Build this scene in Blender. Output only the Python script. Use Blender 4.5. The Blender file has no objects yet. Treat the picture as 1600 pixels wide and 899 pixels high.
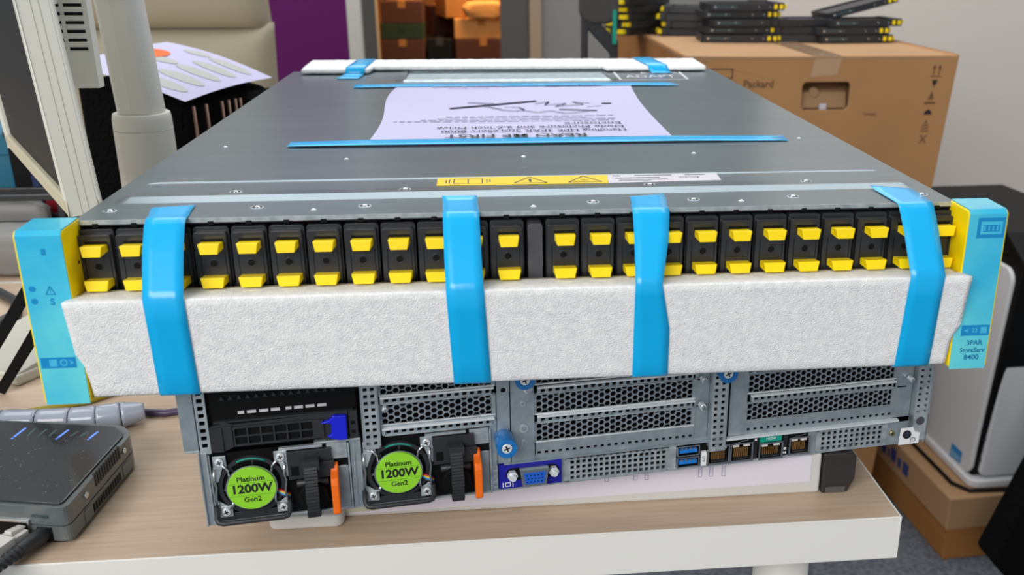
import bpy, bmesh, math, random
from mathutils import Vector, Matrix, noise

random.seed(7)
C = bpy.context.scene.collection
S = 0.001
ZOFF = 847.0            # millimetres between the floor and the underside of the blue-taped enclosure

def W(x, y, z):         # scene millimetres -> world metres
    return Vector((x*S, y*S, (z+ZOFF)*S))

# ------------------------------------------------------------------ camera
cam_data = bpy.data.cameras.new('camera')
cam = bpy.data.objects.new('camera', cam_data); C.objects.link(cam)
_y, _p, _r = 0.1047, 0.3343, 0.0057
F = Vector((math.sin(_y)*math.cos(_p), math.cos(_y)*math.cos(_p), -math.sin(_p)))
R0 = Vector((math.cos(_y), -math.sin(_y), 0)); U0 = R0.cross(F)
R1 = R0*math.cos(_r)+U0*math.sin(_r); U1 = -R0*math.sin(_r)+U0*math.cos(_r)
M = Matrix((R1, U1, -F)).transposed().to_4x4()
M.translation = W(-22.8, -469.9, 214.6)
cam.matrix_world = M
cam_data.sensor_width = 36; cam_data.lens = 1500/1600*36
cam_data.shift_x = -115.85/1600; cam_data.shift_y = -14.03/1600
cam_data.clip_start = 0.02; cam_data.clip_end = 60
cam_data.dof.use_dof = True; cam_data.dof.focus_distance = 0.60; cam_data.dof.aperture_fstop = 13
bpy.context.scene.camera = cam

# ------------------------------------------------------------------ light
w = bpy.data.worlds.new('world'); bpy.context.scene.world = w; w.use_nodes = True
bg = w.node_tree.nodes['Background']; bg.inputs[0].default_value = (0.80, 0.86, 0.93, 1); bg.inputs[1].default_value = 0.38

def area(name, loc, target, sx, sy, power, col):
    d = bpy.data.lights.new(name, 'AREA'); d.shape = 'RECTANGLE'; d.size = sx; d.size_y = sy
    d.energy = power; d.color = col
    o = bpy.data.objects.new(name, d); C.objects.link(o); o.location = loc
    o.rotation_euler = (Vector(target)-Vector(loc)).to_track_quat('-Z', 'Y').to_euler()
    return o
area('window_light', (-1.3, -2.2, 2.3), (0.1, 0.3, 0.8), 2.4, 1.5, 80, (1.0, 0.98, 0.95))
area('ceiling_light', (0.2, 2.0, 2.75), (0.2, 1.9, 0), 3.6, 3.2, 92, (0.98, 0.99, 1.0))
area('store_room_light', (0.1, 5.35, 2.0), (-0.1, 6.0, 0.3), 0.5, 0.5, 72, (1.0, 0.62, 0.26))

vs = bpy.context.scene.view_settings
vs.view_transform = 'Standard'; vs.look = 'None'; vs.gamma = 1; vs.use_curve_mapping = False; vs.exposure = 0.0

# ------------------------------------------------------------------ materials
def lin(c):
    return tuple(((v/255)/12.92 if v/255 <= .04045 else ((v/255+.055)/1.055)**2.4) for v in c)
def mat(name, rgb, rough=.5, metal=0, coat=0, var=0, vscale=20, rgb2=None, bump=0, bscale=200, bdist=.001, stretch=None, spec=.5, trans=0, alpha=1, emit=None, sss=0):
    m = bpy.data.materials.new(name); m.use_nodes = True
    nt = m.node_tree; b = nt.nodes['Principled BSDF']
    c = lin(rgb)
    b.inputs['Base Color'].default_value = (*c, 1); b.inputs['Roughness'].default_value = rough
    b.inputs['Metallic'].default_value = metal; b.inputs['Coat Weight'].default_value = coat
    b.inputs['Specular IOR Level'].default_value = spec
    b.inputs['Transmission Weight'].default_value = trans
    b.inputs['Alpha'].default_value = alpha
    if sss: b.inputs['Subsurface Weight'].default_value = sss; b.inputs['Subsurface Radius'].default_value = (.004,.004,.004)
    if emit: b.inputs['Emission Color'].default_value = (*lin(emit[0]), 1); b.inputs['Emission Strength'].default_value = emit[1]
    tc = nt.nodes.new('ShaderNodeTexCoord'); mp = nt.nodes.new('ShaderNodeMapping')
    nt.links.new(tc.outputs['Object'], mp.inputs['Vector'])
    if stretch: mp.inputs['Scale'].default_value = stretch
    if rgb2 or var:
        n = nt.nodes.new('ShaderNodeTexNoise'); n.inputs['Scale'].default_value = vscale; n.inputs['Detail'].default_value = 5
        nt.links.new(mp.outputs[0], n.inputs['Vector'])
        r = nt.nodes.new('ShaderNodeValToRGB'); r.color_ramp.elements[0].position = .35; r.color_ramp.elements[1].position = .65
        c2 = lin(rgb2) if rgb2 else tuple(min(1, v*(1+var)) for v in c)
        c1 = c if rgb2 else tuple(v*(1-var) for v in c)
        r.color_ramp.elements[0].color = (*c1, 1); r.color_ramp.elements[1].color = (*c2, 1)
        nt.links.new(n.outputs['Fac'], r.inputs['Fac']); nt.links.new(r.outputs['Color'], b.inputs['Base Color'])
    if bump:
        n2 = nt.nodes.new('ShaderNodeTexNoise'); n2.inputs['Scale'].default_value = bscale; n2.inputs['Detail'].default_value = 3
        nt.links.new(mp.outputs[0], n2.inputs['Vector'])
        bp = nt.nodes.new('ShaderNodeBump'); bp.inputs['Strength'].default_value = bump; bp.inputs['Distance'].default_value = bdist
        nt.links.new(n2.outputs['Fac'], bp.inputs['Height']); nt.links.new(bp.outputs['Normal'], b.inputs['Normal'])
    return m

m_lid = mat('lid_zinc', (124, 137, 143), .29, .8, var=.05, vscale=14, bump=.08, bscale=60, stretch=(1, 4, 1))
m_zinc = mat('galvanised', (172, 184, 189), .42, .6, rgb2=(152, 165, 172), vscale=120)
m_zincl = mat('galvanised_light', (205, 213, 216), .36, .6, rgb2=(166, 178, 184), vscale=150)
m_glint = mat('steel_glint', (236, 240, 242), .28, .35)  # pale steel: highlights on lips, ridges and screws put into the colour
m_chrome = mat('chrome', (215, 218, 220), .18, 1)
m_dark = mat('black_plastic', (42, 43, 46), .42, bump=.1, bscale=900)
m_drive = mat('drive_plastic', (38, 39, 43), .3, coat=.25, bump=.25, bscale=1400, bdist=.0003)
m_void = mat('void_black', (7, 7, 8), .6, spec=.2)
m_grey = mat('grey_bar', (70, 70, 76), .5)
m_yel = mat('yellow_plastic', (255, 222, 0), .38)
m_film = mat('cyan_film', (40, 182, 226), .22, rgb2=(108, 220, 224), vscale=16, coat=.4, bump=.25, bscale=22, bdist=.001)
m_filmtop = mat('cyan_film_top', (40, 160, 190), .25, coat=.4)
m_filmdk = mat('blue_print', (14, 138, 200), .3)
m_tape = mat('blue_tape', (0, 178, 240), .30, coat=.25, bump=.12, bscale=35, bdist=.0008)
m_tapel = mat('blue_tape_rim', (120, 205, 240), .4)
m_foam = mat('foam', (236, 236, 236), .85, rgb2=(250, 250, 249), vscale=260, bump=.75, bscale=1300, bdist=.001, spec=.35)
m_paper = mat('paper', (190, 187, 216), .7, spec=.2)
m_ink = mat('ink', (70, 68, 86), .8, spec=.1)
m_inkl = mat('ink_light', (165, 162, 185), .8, spec=.1)
m_ylab = mat('yellow_label', (240, 205, 8), .4)
m_wlab = mat('white_label', (205, 203, 208), .5)
m_white = mat('white_print', (236, 236, 238), .5)
m_blk = mat('black_print', (22, 22, 24), .6)
m_wood = mat('wood_laminate', (190, 165, 140), .5, rgb2=(203, 180, 156), vscale=12, stretch=(1.2, 26, 1), bump=.03, bscale=200)
m_edge = mat('white_edging', (232, 230, 224), .45)
m_kraft = mat('kraft_card', (176, 130, 86), .8, var=.06, vscale=6, spec=.2)
m_kraftd = mat('kraft_card_dark', (160, 108, 58), .8, var=.08, vscale=8, spec=.2)
m_kraftl = mat('kraft_card_pale', (172, 136, 100), .8, var=.05, vscale=5, spec=.2)
m_prtbr = mat('brown_print', (104, 74, 48), .8)
m_prtbl = mat('blue_print_carton', (44, 60, 120), .8)
m_carpet = mat('carpet', (88, 94, 104), .95, rgb2=(124, 128, 136), vscale=160, bump=.8, bscale=500, bdist=.004, spec=.1)
m_wall = mat('painted_wall', (218, 209, 200), .8, spec=.2, var=.015, vscale=3)
m_wallg = mat('grey_wall', (150, 148, 142), .8, spec=.2)
m_purple = mat('purple_fabric', (96, 30, 92), .85, spec=.15, bump=.2, bscale=700)
m_frame = mat('white_frame', (196, 192, 182), .5)
m_dgrey = mat('dark_grey_frame', (92, 88, 82), .6)
m_pine = mat('pine_trim', (176, 150, 122), .6)
m_brownwall = mat('brown_wall', (120, 74, 40), .8)
m_beige = mat('beige_leather', (158, 150, 130), .6, bump=.15, bscale=160, spec=.3)
m_mon = mat('ivory_plastic', (228, 226, 214), .45)
m_monb = mat('ivory_bezel', (206, 200, 172), .42)
m_screen = mat('screen_glass', (24, 25, 26), .55, spec=.25)
m_pole = mat('white_lacquer', (224, 222, 214), .35)
m_tower = mat('tower_white', (218, 218, 219), .4)
m_blabel = mat('blue_label', (36, 132, 196), .5)
m_router = mat('router_casing', (100, 107, 107), .2, metal=.1, coat=.3)
m_routert = mat('router_top', (34, 37, 39), .2, coat=.4, rgb2=(42, 45, 47), vscale=60)
m_led = mat('led_blue', (90, 130, 235), .4, emit=((90, 130, 240), .8))
m_ledoff = mat('led_off', (62, 84, 88), .4)
m_pgrey = mat('plug_grey', (206, 202, 196), .5)
m_wrap = mat('spiral_wrap', (168, 175, 190), .16, coat=.5, alpha=.93)
m_orange = mat('orange_tab', (248, 112, 18), .4)
m_green = mat('green_label', (146, 216, 44), .5)
m_bknob = mat('blue_knob', (20, 112, 186), .25, coat=.3)
m_navy = mat('blue_vga_plate', (18, 20, 150), .4)
m_vga = mat('vga_blue', (24, 92, 200), .4)
m_usb = mat('usb_blue', (20, 120, 210), .35)
m_cobalt = mat('cobalt_latch', (18, 30, 210), .35)
m_copper = mat('contact_gold', (150, 112, 66), .35, .6)
m_teal = mat('teal_label', (0, 150, 130), .5)
m_tray = mat('light_grey_plastic', (206, 206, 202), .4)
m_clear = mat('milky_plastic', (214, 212, 208), .3, coat=.3, alpha=.92)
m_rubber = mat('black_rubber', (44, 42, 41), .5, bump=.3, bscale=900)
m_slab = mat('beige_grey_plastic', (184, 182, 170), .5)
m_slabd = mat('beige_grey_edge', (208, 204, 190), .5)
m_bag = mat('grey_bag', (128, 126, 122), .55, bump=.5, bscale=12, bdist=.01)
m_tealbox = mat('teal_box', (20, 100, 128), .5)
m_red = mat('red_pack', (150, 20, 30), .5)
m_dblue = mat('dark_blue_pack', (20, 40, 80), .5)
m_fur = mat('black_fabric', (10, 10, 11), .95, bump=1, bscale=300, bdist=.01, spec=.1)
m_rod = mat('brown_metal', (120, 96, 84), .35, .7)
m_oval = mat('oval_grey', (176, 176, 172), .7)
m_orpr = mat('orange_print', (222, 100, 20), .7)
m_steelteal = mat('sled_side', (78, 96, 98), .35, .6)
m_wred = mat('wire_red', (200, 30, 40), .5); m_wyel = mat('wire_yellow', (230, 200, 40), .5); m_wblu = mat('wire_blue', (60, 150, 220), .5)
m_store = mat('store_box', (196, 140, 78), .8, var=.1, vscale=4)
m_stored = mat('store_box_dark', (70, 34, 16), .8)
m_storeg = mat('store_green', (22, 44, 20), .8)
m_storeglint = mat('store_glint', (235, 200, 140), .6)

# ------------------------------------------------------------------ mesh builder
class MB:
    def __init__(s): s.v = []; s.f = []; s.m = []; s.mats = []; s.sm = []
    def mi(s, m):
        if m not in s.mats: s.mats.append(m)
        return s.mats.index(m)
    def add(s, vs, fs, m, smooth=False):
        k = len(s.v); s.v += [tuple(v) for v in vs]; i = s.mi(m)
        for f in fs: s.f.append(tuple(k+a for a in f)); s.m.append(i); s.sm.append(smooth)
        return s
    def box(s, x0, x1, y0, y1, z0, z1, m, front=None):
        vs = [(x0,y0,z0),(x1,y0,z0),(x1,y1,z0),(x0,y1,z0),(x0,y0,z1),(x1,y0,z1),(x1,y1,z1),(x0,y1,z1)]
        fs = [(0,3,2,1),(4,5,6,7),(1,2,6,5),(2,3,7,6),(3,0,4,7)]
        s.add(vs, fs, m); s.add(vs, [(0,1,5,4)], front or m); return s
    def hexa(s, p, m):      # eight corners, bottom four then top four
        return s.add(p, [(0,3,2,1),(4,5,6,7),(0,1,5,4),(1,2,6,5),(2,3,7,6),(3,0,4,7)], m)
    def prism(s, pts, a, b, m, axis='z', cap=None, smooth=False):
        n = len(pts)
        def P(p, t): return (p[0],p[1],t) if axis == 'z' else (p[0],t,p[1]) if axis == 'y' else (t,p[0],p[1])
        vs = [P(p, a) for p in pts]+[P(p, b) for p in pts]
        s.add(vs, [(i,(i+1)%n,(i+1)%n+n,i+n) for i in range(n)], m, smooth)
        s.add(vs, [tuple(range(n-1,-1,-1))], m); s.add(vs, [tuple(range(n,2*n))], cap or m); return s
    def cyl(s, p0, p1, r, m, n=20, r1=None, cap=None, smooth=True):
        return s.tube([p0, p1], r, m, n, [r, r if r1 is None else r1], cap, smooth)
    def tube(s, path, r, m, n=10, rs=None, cap=None, smooth=True):
        path = [Vector(p) for p in path]; rs = rs or [r]*len(path); vs = []
        up = Vector((0,0,1)); prev = None
        for i, p in enumerate(path):
            t = (path[min(i+1, len(path)-1)]-path[max(i-1, 0)])
            if t.length < 1e-9: t = Vector((0,0,1))
            t.normalize()
            if prev is None:
                a = t.orthogonal().normalized()
                if abs(t.z) < .99: a = t.cross(up).normalized()
            else:
                a = (prev-t*prev.dot(t)); a = a.normalized() if a.length > 1e-6 else t.orthogonal().normalized()
            prev = a; b = t.cross(a)
            for k in range(n):
                g = 2*math.pi*k/n; vs.append(p+(a*math.cos(g)+b*math.sin(g))*rs[i])
        fs = [(i*n+k, i*n+(k+1)%n, (i+1)*n+(k+1)%n, (i+1)*n+k) for i in range(len(path)-1) for k in range(n)]
        s.add(vs, fs, m, smooth)
        L = len(path)-1
        s.add([vs[k] for k in range(n)], [tuple(range(n-1,-1,-1))], cap or m)
        s.add([vs[L*n+k] for k in range(n)], [tuple(range(n))], cap or m); return s
    def ring(s, c, r0, r1, y0, y1, m, n=32):        # annulus about the y axis
        vs = []
        for k in range(n):
            g = 2*math.pi*k/n; ca, sa = math.cos(g), math.sin(g)
            for r, y in ((r0,y0),(r1,y0),(r1,y1),(r0,y1)): vs.append((c[0]+r*ca, y, c[1]+r*sa))
        fs = []
        for k in range(n):
            a = 4*k; b = 4*((k+1)%n)
            for j in range(4): fs.append((a+j, b+j, b+(j+1)%4, a+(j+1)%4))
        return s.add(vs, fs, m)
    def quad(s, p, m): return s.add(p, [tuple(range(len(p)))], m)
    def text(s, txt, size, mtx, m, thick=.15, align='CENTER', bold=0, sx=1):
        cu = bpy.data.curves.new('t', 'FONT'); cu.body = txt; cu.size = size; cu.align_x = align; cu.align_y = 'CENTER'
        cu.extrude = thick/2; cu.offset = bold; cu.resolution_u = 3
        o = bpy.data.objects.new('t', cu); C.objects.link(o)
        dg = bpy.context.evaluated_depsgraph_get(); me = bpy.data.meshes.new_from_object(o.evaluated_get(dg))
        s.add([mtx@Vector((v.co.x*sx, v.co.y, v.co.z)) for v in me.vertices], [tuple(p.vertices) for p in me.polygons], m)
        bpy.data.objects.remove(o); bpy.data.curves.remove(cu); bpy.data.meshes.remove(me); return s
    def build(s, name, parent=None, bevel=0, seg=2, origin=(0,0,0), rot=None, smooth=None):
        me = bpy.data.meshes.new(name)
        me.from_pydata([((v[0]-origin[0])*S, (v[1]-origin[1])*S, (v[2]-origin[2])*S) for v in s.v], [], s.f)
        for m in s.mats: me.materials.append(m)
        for p, i, q in zip(me.polygons, s.m, s.sm): p.material_index = i; p.use_smooth = q if smooth is None else smooth
        bm = bmesh.new(); bm.from_mesh(me); bmesh.ops.remove_doubles(bm, verts=bm.verts, dist=1e-7)
        bmesh.ops.recalc_face_normals(bm, faces=bm.faces); bm.to_mesh(me); bm.free()
        o = bpy.data.objects.new(name, me); C.objects.link(o)
        if parent: o.parent = parent; o.location = Vector(origin)*S
        else: o.location = W(*origin)
        if bevel:
            b = o.modifiers.new('bevel', 'BEVEL'); b.width = bevel*S; b.segments = seg; b.limit_method = 'ANGLE'; b.angle_limit = math.radians(40)
        return o

def tag(o, label=None, cat=None, group=None, kind=None):
    if label: o['label'] = label
    if cat: o['category'] = cat
    if group: o['group'] = group
    if kind: o['kind'] = kind
    return o
def thing(name, label, cat, loc=(0,0,0), rz=0, group=None):
    o = bpy.data.objects.new(name, None); C.objects.link(o); o.empty_display_size = .02
    o.location = W(*loc); o.rotation_euler = (0,0,rz); return tag(o, label, cat, group)
def copy_tree(o, parent=None):
    c = o.copy(); C.objects.link(c)
    if parent: c.parent = parent
    for ch in [x for x in bpy.data.objects if x.parent == o]: copy_tree(ch, c)
    return c
def plane_mtx(o, ax, ay):       # text axes -> millimetre space
    ax = Vector(ax).normalized(); ay = Vector(ay).normalized(); az = ax.cross(ay)
    m = Matrix((ax, ay, az)).transposed().to_4x4(); m.translation = Vector(o); return m
FR = lambda x, y, z: plane_mtx((x,y,z), (1,0,0), (0,0,1))       # text on a face that looks towards -y

def rrect(x0, x1, z0, z1, r, n=5):
    pts = []
    for cx, cz, a in ((x1-r,z1-r,0),(x0+r,z1-r,90),(x0+r,z0+r,180),(x1-r,z0+r,270)):
        for k in range(n+1):
            g = math.radians(a+90*k/n); pts.append((cx+r*math.cos(g), cz+r*math.sin(g)))
    return pts[::-1]

def perf_hex(mb, x0, x1, z0, z1, p, y, m, open_=.80, th=1.0):    # honeycomb sheet with real holes, framed
    R = p/math.sqrt(3); nx = int((x1-x0)/(p*.866)); nz = int((z1-z0)/p+.6)
    for i in range(nx):
        for j in range(nz):
            cx = x0+(i+.6)*p*.866; cz = z0+(j+.5)*p+(p/2 if i % 2 else 0)
            if cz > z1+.3*p: continue
            vs = []
            for rr, yy in ((R,y),(R*open_,y),(R*open_,y+th)):
                for k in range(6):
                    g = math.radians(60*k); vs.append((cx+rr*math.cos(g), yy, cz+rr*math.sin(g)))
            fs = [(k,(k+1)%6,(k+1)%6+6,k+6) for k in range(6)]+[(k+6,(k+1)%6+6,(k+1)%6+12,k+12) for k in range(6)]
            mb.add(vs, fs, m)
def perf_sq(mb, x0, z0, nx, nz, px, pz, hx, hz, y, m, th=1.0, skew=0):
    for i in range(nx):
        for j in range(nz):
            a, b = x0+i*px, z0+j*pz; cx, cz = a+px/2, b+pz/2
            o = [(a,b),(a+px,b),(a+px,b+pz),(a,b+pz)]
            n = [(cx-hx/2,cz-hz/2),(cx+hx/2,cz-hz/2),(cx+hx/2,cz+hz/2),(cx-hx/2,cz+hz/2)]
            vs = [(q[0],y,q[1]) for q in o]+[(q[0],y,q[1]) for q in n]+[(q[0],y+th,q[1]) for q in n]
            fs = [(k,(k+1)%4,(k+1)%4+4,k+4) for k in range(4)]+[(k+4,(k+1)%4+4,(k+1)%4+8,k+8) for k in range(4)]
            mb.add(vs, fs, m)
def screw(mb, c, r, y, m=m_glint, L=1.2):      # cross-head screw facing -y
    mb.cyl((c[0],y,c[1]), (c[0],y-L,c[1]), r, m, 18, r*.8)
    for a in (20, 110):
        g = math.radians(a); dx, dz = math.cos(g)*r*.55, math.sin(g)*r*.55; nx, nz = -math.sin(g)*r*.13, math.cos(g)*r*.13
        mb.prism([(c[0]-dx-nx,c[1]-dz-nz),(c[0]+dx-nx,c[1]+dz-nz),(c[0]+dx+nx,c[1]+dz+nz),(c[0]-dx+nx,c[1]-dz+nz)], y-L-.06, y-L, m_blk, 'y')

# ================================================================== the setting
def struct(mb, name, **k):
    o = mb.build(name, **k); o['kind'] = 'structure'; return o
struct(MB().box(-2200, 2600, -1600, 7400, -867, -847, m_carpet), 'floor')
mb = MB()      # far wall with the doorway
mb.box(-2200, -601, 5000, 5100, -847, 1700, m_wallg); mb.box(69, 2600, 5000, 5100, -847, 1700, m_wallg); mb.box(-601, 69, 5000, 5100, 1250, 1700, m_wallg)
struct(mb, 'wall_back')
struct(MB().box(-682, -601, 4970, 5000, -847, 1300, m_dgrey).box(69, 225, 4970, 5000, -847, 1300, m_dgrey).box(-601, 69, 4970, 5000, 1220, 1300, m_dgrey), 'trim_1', bevel=3)
struct(MB().box(227, 292, 4940, 4999, -847, 1300, m_pine), 'trim_2', bevel=3)
mb = MB(); mb.box(-1100, -1080, 5101, 7300, -847, 1300, m_brownwall); mb.box(580, 600, 5101, 7300, -847, 1300, m_brownwall); mb.box(-1100, 600, 7300, 7320, -847, 1300, m_brownwall)
mb.box(-1100, 600, 5101, 7320, 1300, 1320, m_brownwall)
struct(mb, 'wall_store_room')
struct(MB().box(760, 2600, 2230, 2330, -847, 1700, m_wall), 'wall_right')
struct(MB().box(732, 760, 2222, 2330, -847, 1700, m_dgrey), 'trim_3', bevel=2)

# ================================================================== desks
t = thing('office_desk', 'wood-topped desk with white edging and round white leg carrying the stacked servers', 'desk', (0, 17.5, -117))
MB().box(-900, 224, .8, 498, -30, 0, m_wood).box(-900, 224, 0, .8, -30, 0, m_edge).box(224, 225.2, 0, 498.8, -30, 0, m_edge).box(-900, 224, 498, 498.8, -30, 0, m_edge).build('tabletop', t, bevel=1.0)
for lx, ly in ((173, 64), (60, 470), (-850, 64), (-850, 430)):
        MB().cyl((lx,ly,-730), (lx,ly,-30), 19, m_edge, 32).cyl((lx,ly,-730), (lx,ly,-715), 26, m_edge, 32).build('leg', t)
t = thing('office_desk', 'wood-topped desk behind, meeting the front desk at a thin white edge', 'desk', (0, 521, -117))
MB().box(-1300, -120, .8, 640, -30, 0, m_wood).box(-1300, -120, 0, .8, -30, 0, m_edge).box(-120, -119, 0, 640, -30, 0, m_edge).build('tabletop', t, bevel=1.0)
for lx in (-160, -1250):
    for ly in (50, 590): MB().cyl((lx,ly,-730), (lx,ly,-30), 19, m_edge, 24).build('leg', t)

# ================================================================== carrying box under the server
t = thing('plastic_case', 'flat light grey plastic case with a paper label, lying under the lower server', 'case', (0, 49, -117))
MB().box(-178, 183, 0, 300, 0, 28.6, m_tray).build('case_body', t, bevel=2, seg=3)
m_lpaper = mat('label_paper', (222, 216, 226), .6, spec=.2)
mb = MB(); mb.quad([(-113,-.3,2.2),(176,-.3,9),(176,-.3,28.2),(-113,-.3,28.2)], m_lpaper)
for q in (-10, 3, 44, 62, 69, 103, 110, 118):
    mb.box(q, q+2.6, -.42, -.32, 16, 26, m_inkl); mb.box(q+.5, q+2.1, -.5, -.42, 16.6, 25.4, m_lpaper)
    mb.text('CON', 2, plane_mtx((q+1.3,-.55,21), (0,0,1), (-1,0,0)), m_inkl, .05)
mb.build('paper_label', t)
mb = MB(); mb.quad([(-117,-.5,4),(-95,-.5,4),(-95,-.5,15),(-117,-.5,15)], mat('old_tape', (206, 200, 176), .5)); mb.build('adhesive_patch', t)
mb = MB(); mb.prism(rrect(-159, -115, -11, 2, 5), 0.2, 9, m_clear, 'z'); mb.build('catch', t, bevel=2, seg=3)['label'] = 'milky translucent rounded catch'

t = thing('rubber_block', 'black rubber block on the desk under right end of lower server', 'block', (0, 49, -117))
mb = MB(); mb.prism([(183.8,0),(201,0),(205.5,10),(205.5,26),(201,28.6),(183.8,28.6)], -1, 45, m_rubber, 'y'); mb.build('rubber_block_body', t, bevel=1.2)
MB().prism([(186,-1.9),(199,-1.9),(196,-1),(189,-1)], 1.2, 5, mat('worn_rubber', (84, 83, 82), .4), 'z').build('worn_edge', t)

# ================================================================== lower server, seen from its rear
th = math.radians(7.24)
srv = thing('rack_server', 'silver rack server turned rear side forward underneath the taped enclosure', 'server', (-181.3, 2.6, -88), th)
mb = MB(); mb.box(0, 436.6, 7, 545, .1, 86.6, m_zinc, front=m_void)
mb.box(0, 436.6, 0, 7, .1, 1.3, m_zincl)                                  # bottom flange
mb.box(-6.4, 1.2, -1, 2, 47, 85, m_zinc); mb.box(-6.4, -5.2, -1, 40, 46, 85, m_zincl); mb.box(-6.4, 1.2, -1.2, 3, 45.6, 47, m_zincl)
mb.box(0, 4.2, -.6, 1.5, .2, 45.6, m_zinc); mb.box(0, .9, -1.8, 0, .2, 45.6, m_zincl); mb.box(3.6, 4.6, -1.2, 8, .2, 45, m_zincl)
perf_sq(mb, 1.6, 47, 1, 9, 5.6, 4.4, 2.8, 2.4, -.8, m_zincl); mb.box(1.6, 7.2, -.8, 0, 44, 47, m_zincl)
mb.box(78.6, 84.8, -.5, 6, 1.3, 44.6, m_zinc); mb.box(80.6, 81.3, -1, -.5, 1.3, 44.6, m_zincl)
mb.box(60, 84.8, -1.5, 4, 43.8, 45, m_zincl)
mb.box(156.5, 160.6, -.4, 6, 1.3, 48, m_zinc)
perf_sq(mb, 157.2, 3, 1, 4, 3.3, 3.6, 1.6, 2.0, -.6, m_zincl)
mb.box(431, 436.6, -.5, 7, .5, 20, m_zinc); mb.box(435.8, 436.6, -2, 0, .5, 20, m_zincl)
mb.build('chassis', srv, bevel=.25, seg=1)

# rear panel around the expansion slots
mb = MB()
mb.box(160.8, 182.3, -1.2, 0, 19, 86, m_zinc); mb.box(168.2, 168.7, -1.3, -1.2, 19, 86, m_void); mb.box(160.8, 168, -1.9, -1.2, 22, 86, m_zinc)
mb.box(167, 168.3, -1.6, -1.2, 62, 70, m_void)
for c, r in (((175.8,56),1.7),((176.2,40),2.6),((176.2,31),1.7)):
    mb.ring(c, r*.55, r, -1.7, -1.2, m_zincl, 20); mb.cyl((c[0],-1.2,c[1]), (c[0],-1.5,c[1]), r*.5, m_zinc, 16)
mb.cyl((164.6,-2,66), (164.6,-1.85,66), 2.2, m_zincl, 20); mb.cyl((164.6,-2.1,66), (164.6,-2,66), 1.5, m_void, 20)
mb.box(302, 313, -.6, 0, 20, 86, m_zinc); mb.box(299.8, 301.2, -.4, 0, 48, 62, m_void); mb.box(299.8, 301.2, -.4, 0, 30, 44, m_void)
mb.box(412.5, 424.5, -.3, 0, 20, 86, m_zinc); mb.box(279.5, 288.5, .2, 1, 20, 86, m_zinc)
for z in (42, 59.5): mb.box(281, 287, -.2, .2, z, z+.7, m_void); mb.box(414, 420, -.6, -.3, z-1, z-.3, m_void)
for x0, x1 in ((96, 160.5), (183, 279.8), (313, 412.5)):
    if x0 > 100:
        mb.box(x0, x1, -.5, 0, 24.6, 29.6, m_zinc); mb.box(x0, x1, -.5, 0, 19.2, 21.4, m_zinc)
        n = int((x1-x0)/4.2); perf_sq(mb, x0, 21.4, n, 1, (x1-x0)/n, 3.2, 2.1, 1.7, -.5, m_zinc)
    else:
        mb.box(x0, x1, -.5, 0, 48.5, 50.4, m_zinc)
mb.box(182, 299, -.4, 0, 19.2, 21.5, m_zinc)
mb.box(164, 300, -2.4, 0, 18.3, 19.2, m_zinc); mb.box(300, 416, -3.4, 0, 18.2, 19.5, m_glint)  # right stretch of the lip painted paler as its highlight
mb.build('rear_panel', srv)

def slot_cover(x0, x1, z0, z1):
    mb = MB(); perf_hex(mb, x0+.3, x1-1, z0, z1-.6, 3.9, 0, m_zinc)
    mb.box(x0-.8, x0+.7, -.35, .6, z0-.6, z1+.6, m_zinc); mb.box(x1-2, x1+.4, -.35, .6, z0-.6, z1+.6, m_zinc)
    mb.box(x0, x1, -.5, .6, z0-.7, z0+.1, m_glint); mb.box(x0, x1, -.35, .6, z1-.1, z1+1, m_zinc)
    mb.build('slot_cover', srv)
def slot_bar(x0, x1, z):
    mb = MB(); mb.prism(rrect(x0, x1, z+3.1, z+4.4, .6, 3), -2.6, 0, m_glint, 'y'); mb.prism(rrect(x0, x0+2, z-.2, z+4.4, .9, 3), -2.2, 0, m_zincl, 'y')
    n = int((x1-x0-3)/4.1); pw = (x1-x0-3)/n
    mb.box(x0+1.5, x1-.5, -2, 0, z-.7, z-.1, m_zincl)
    perf_sq(mb, x0+1.5, z-.1, n, 1, pw, 3.2, 2.3, 1.9, -1.2, m_zinc); mb.build('slot_bar', srv, bevel=.3, seg=2)
for x0, x1, rows, bars in ((96.5, 160, ((50.8,63),(69,80)), ((96.5,64.2),(96.5,45))),
                           (183, 279.8, ((30.2,41.8),(48.2,60.2),(67,79)), ((184,43),(184,61.4))),
                           (313, 412.4, ((28.6,40.4),(47.6,60),(66,79)), ((315,42.2),(315,61)))):
    for a, b in rows: slot_cover(x0, x1, a, b)
    for bx, bz in bars: slot_bar(bx, x1-.5, bz)
def bracket(x0, x1, z0, z1, zs):
    mb = MB(); w_ = (x1-x0); n = int((z1-zs)/4.1)
    perf_sq(mb, x0+1, zs, 2, n, (w_-2)/2, 4.1, 2.1, 2.0, -4, m_zincl)
    mb.box(x0, x0+1, -4, 0, z0, z1, m_zinc); mb.box(x1-1, x1, -4, 0, z0, z1, m_zinc); mb.box(x0, x1, -4, 0, z0, zs, m_zincl)
    return mb
bracket(86.2, 95.8, 38.6, 86, 40).build('slot_bracket', srv)
bracket(288.6, 299.4, 12.5, 86, 14.5).build('slot_bracket', srv)
mb = bracket(424.8, 436.4, 4, 86, 22); mb.cyl((430.8,-4.3,17.6), (430.8,-4,17.6), 2.9, m_grey, 24); mb.build('slot_bracket', srv)
for (x, z, r, L) in ((164.2, 36, 5.6, 15), (176, 74, 5.4, 9), (296.5, 66, 5.6, 9)):
    mb = MB(); mb.cyl((x,-1,z), (x,-L,z), r, m_bknob, 32, r*1.02); mb.ring((x,z), r*.62, r*1.04, -L-.8, -L, m_bknob, 32)
    k = mb.build('thumbscrew', srv, bevel=.3); k['label'] = 'blue knurled thumbscrew'
    mb = MB(); screw(mb, (x, z), r*.6, -L+.2, L=.8); mb.build('screw_head', k)
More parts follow.
